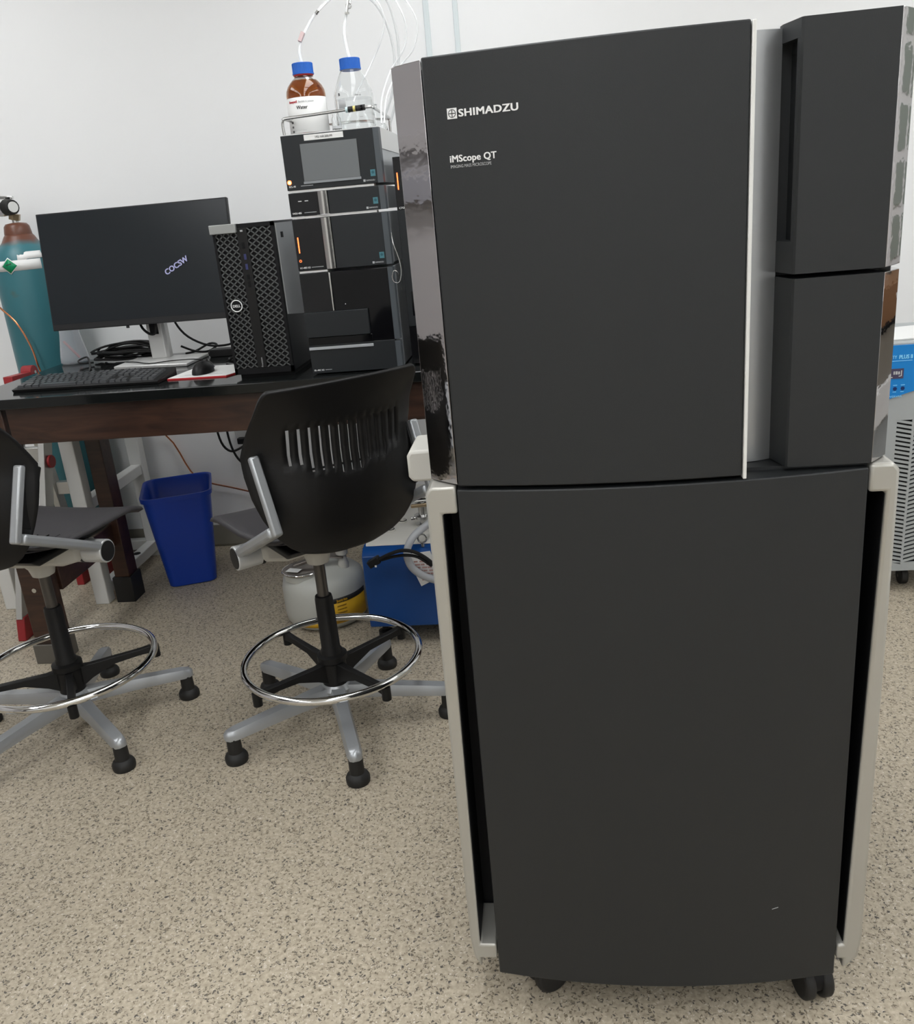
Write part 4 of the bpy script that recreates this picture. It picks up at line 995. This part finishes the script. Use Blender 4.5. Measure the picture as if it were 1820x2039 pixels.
# outlet strip and cables under the table
os_ = thing('power_outlet', 'grey wall outlet box with black plug under the table', 'outlet', (-1.27, 3.6, .45))
MB().box(-1.335, -1.20, 3.585, 3.62, .495, .535).build('raceway', mat('outlet_grey', (.45,.45,.45), .5), os_, bevel=.003)
MB().box(-1.31, -1.25, 3.59, 3.62, .42, .495).build('box', mat('outlet_lilac', (.40,.39,.44), .5), os_, bevel=.003)
MB().box(-1.322, -1.262, 3.56, 3.59, .476, .502).build('plug', black_pl, os_, bevel=.004)
single(MB().tube([(-1.37,3.5,.755),(-1.378,3.5,.60),(-1.375,3.52,.50),(-1.35,3.54,.455),(-1.31,3.55,.462),(-1.27,3.56,.485)], .005, 8), 'outlet_cable', black_pl, 'black cable curving from the table to the wall outlet plug', 'cable')
single(MB().tube([(-1.335,3.5,.755),(-1.335,3.5,.56),(-1.325,3.51,.46),(-1.30,3.53,.40),(-1.25,3.55,.36),(-1.1,3.56,.34),(-.8,3.56,.38),(-.6,3.55,.42)], .005, 8), 'extension_cable', black_pl, 'black cable dropping past the outlet and running behind the chair', 'cable')
single(MB().tube([(-.58,3.25,.755),(-.59,3.27,.66),(-.56,3.3,.55),(-.53,3.3,.48),(-.5,3.3,.42)], .007, 8), 'data_cable', black_pl, 'black cable hanging under the table near the cabinet, left one', 'cable')
single(MB().tube([(-.5,3.25,.755),(-.56,3.27,.70),(-.60,3.3,.64),(-.58,3.32,.56),(-.55,3.33,.5)], .007, 8), 'data_cable', black_pl, 'black cable crossing under the table near the cabinet, right one', 'cable')

# ------------------------------------------------------------------ uninterruptible power supply at the right
ux0, ux1, uy = 1.0, 1.36, 2.85
up_ = thing('power_supply_unit', 'grey floor power unit with a blue control panel at the right edge', 'power unit', (1.18, 3.1, 0))
zb = .082
MB().box(ux0, ux1, uy+.012, 3.22, zb, .846).build('body', ups_grey, up_, bevel=.006)
MB().box(ux0+.01, ux1-.01, uy+.006, uy+.0125, zb+.01, .66).build('dark_backing', black_m, up_)
fp = MB()
fp.box(ux0, 1.088, uy, uy+.012, zb, .842); fp.box(1.276, ux1, uy, uy+.012, zb, .842)
fp.box(1.088, 1.276, uy, uy+.012, .60, .842); fp.box(1.088, 1.276, uy, uy+.012, zb, .112)
fp.box(1.1345, 1.1415, uy, uy+.012, .112, .60); fp.box(1.1815, 1.1885, uy, uy+.012, .112, .60); fp.box(1.2285, 1.2355, uy, uy+.012, .112, .60)
fp.build('front_panel', ups_grey, up_, smooth=0)
pitch = .0145
SL = {}
for ci, (xa, xb, sl) in enumerate(((1.088,1.1345,-.011),(1.1415,1.1815,.011),(1.1885,1.2285,-.011),(1.2355,1.276,.011))):
    nsl = int((.60-.112)/pitch)
    for k in range(nsl+1):
        kk = (ci,)
        if kk not in SL:
            hh_ = .0040
            SL[kk] = MB().add([(xa-up_.location.x,uy-3.1,-hh_),(xb-up_.location.x,uy-3.1,sl-hh_),(xb-up_.location.x,uy+.006-3.1,sl-hh_),(xa-up_.location.x,uy+.006-3.1,-hh_),
                               (xa-up_.location.x,uy-3.1,hh_),(xb-up_.location.x,uy-3.1,sl+hh_),(xb-up_.location.x,uy+.006-3.1,sl+hh_),(xa-up_.location.x,uy+.006-3.1,hh_)],
                              [(0,3,2,1),(4,5,6,7),(0,1,5,4),(1,2,6,5),(2,3,7,6),(3,0,4,7)]).mesh('louvre', ups_grey, smooth=0)
        z_ = .112+(.004 if sl > 0 else .008)+k*pitch
        if z_+max(0,sl) > .604: continue
        o = bpy.data.objects.new('louvre', SL[kk]); COL.objects.link(o); o.parent = up_; o.location = (0,0,z_)
# blue panel with arched lower edge
bp_ = [(ux0,.838),(ux1,.838)]
for i in range(17):
    a = i/16; bp_.append((ux1-a*(ux1-ux0), .667+.035*math.sin(math.pi*min(1,max(0,(1-a)*1.15-.15)))**1.0))
bpo = MB().prism(bp_, uy-.004, uy, 'y').build('blue_panel', ups_blue, up_, smooth=0)
text('SECURITY', .014, mat('sky_print', (.25,.65,.95), .5), bpo, (1.024, uy-.0045, .797), fit=.0465, bold=.0002)
text('PLUS II', .017, mat('sky_print'), bpo, (1.0775, uy-.0045, .796), fit=.0385, bold=.0006)
MB().box(1.0, 1.118, uy-.0046, uy-.004, .789, .7905).build('underline', mat('sky_print'), bpo)
lc = MB().box(1.052, 1.094, uy-.0055, uy-.004, .735, .766).build('display', ups_lcd, bpo)
for a_, b_, c__, d_ in ((1.064,1.068,.748,.758),(1.070,1.076,.748,.758),(1.078,1.083,.748,.757),(1.086,1.089,.742,.76),(1.080,1.086,.741,.744),(1.056,1.062,.738,.741)):
    MB().box(a_, b_, uy-.0058, uy-.0055, c__, d_).build('display_mark', ink_grey, lc)
for x in (1.072, 1.095):
    MB().cyl((x,uy-.005,.703), (x,uy-.004,.703), .006, n=16).build('button', mat('button_navy', (.0,.02,.12), .4), bpo)
    MB().box(x-.006, x+.006, uy-.0046, uy-.004, .713, .715).build('button_mark', mat('sky_print'), bpo)
    MB().box(x-.006, x+.004, uy-.0046, uy-.004, .692, .694).build('button_mark', mat('sky_print'), bpo)
text('POWERVAR', .0095, mat('sky_print'), bpo, (1.040, uy-.0045, .675), fit=.054)
for xx in (1.04, 1.175, 1.32):
    for yy_ in ((2.93, 3.15) if xx != 1.175 else (2.93,)):
        c = MB().box(xx-.014, xx+.014, yy_-.02, yy_+.02, .055, zb+.002).build('caster', black_pl, up_)
        MB().cyl((xx-.012,yy_,.03), (xx+.012,yy_,.03), .03, n=24).build('wheel', rubber, c, bevel=.004)
        MB().cyl((xx-.014,yy_,.03), (xx+.014,yy_,.03), .006, n=10).build('axle', steel, c)
pb = MB().add([(1.05,2.88,.8465),(1.30,2.88,.8465),(1.30,3.1,.8465),(1.05,3.1,.8465),(1.052,2.882,.850),(1.298,2.875,.858),(1.298,3.098,.858),(1.052,3.098,.850)],
              [(0,3,2,1),(4,5,6,7),(0,1,5,4),(1,2,6,5),(2,3,7,6),(3,0,4,7)])
single(pb, 'paper_stack', paper, 'white papers lying on top of the grey power unit', 'paper', bevel=.001)

# low unit and boxes by the right wall, seen only in the cabinet's mirror strip
sc_ = thing('storage_unit', 'low grey storage unit with white top by the right wall', 'storage unit', (2.7, 2.8, 0))
MB().box(2.45, 2.95, 1.8, 3.3, 0, .46).build('body', ups_grey, sc_, bevel=.004)
MB().box(2.43, 2.96, 1.78, 3.32, .46, .60).build('top', white_pl, sc_, bevel=.004)
bx_ = thing('storage_box', 'brown storage box topmost on the low grey unit by the right wall', 'box', (2.7, 2.8, .82))
MB().box(2.5, 2.9, 1.95, 2.95, .82, .955).build('carton', cardboard, bx_, bevel=.003)
MB().box(2.494, 2.5, 2.62, 2.70, .88, .91).build('hand_hole', paper, bx_)
by_ = thing('storage_box', 'grey storage box under the brown one on the low grey unit', 'box', (2.7, 2.8, .60))
MB().box(2.48, 2.92, 1.9, 3.0, .60, .81).build('carton', mat('taupe_board', (.20,.18,.15), .6), by_, bevel=.003)
MB().box(2.47, 2.93, 1.89, 3.01, .80, .82).build('lid', black_m, by_, bevel=.003)
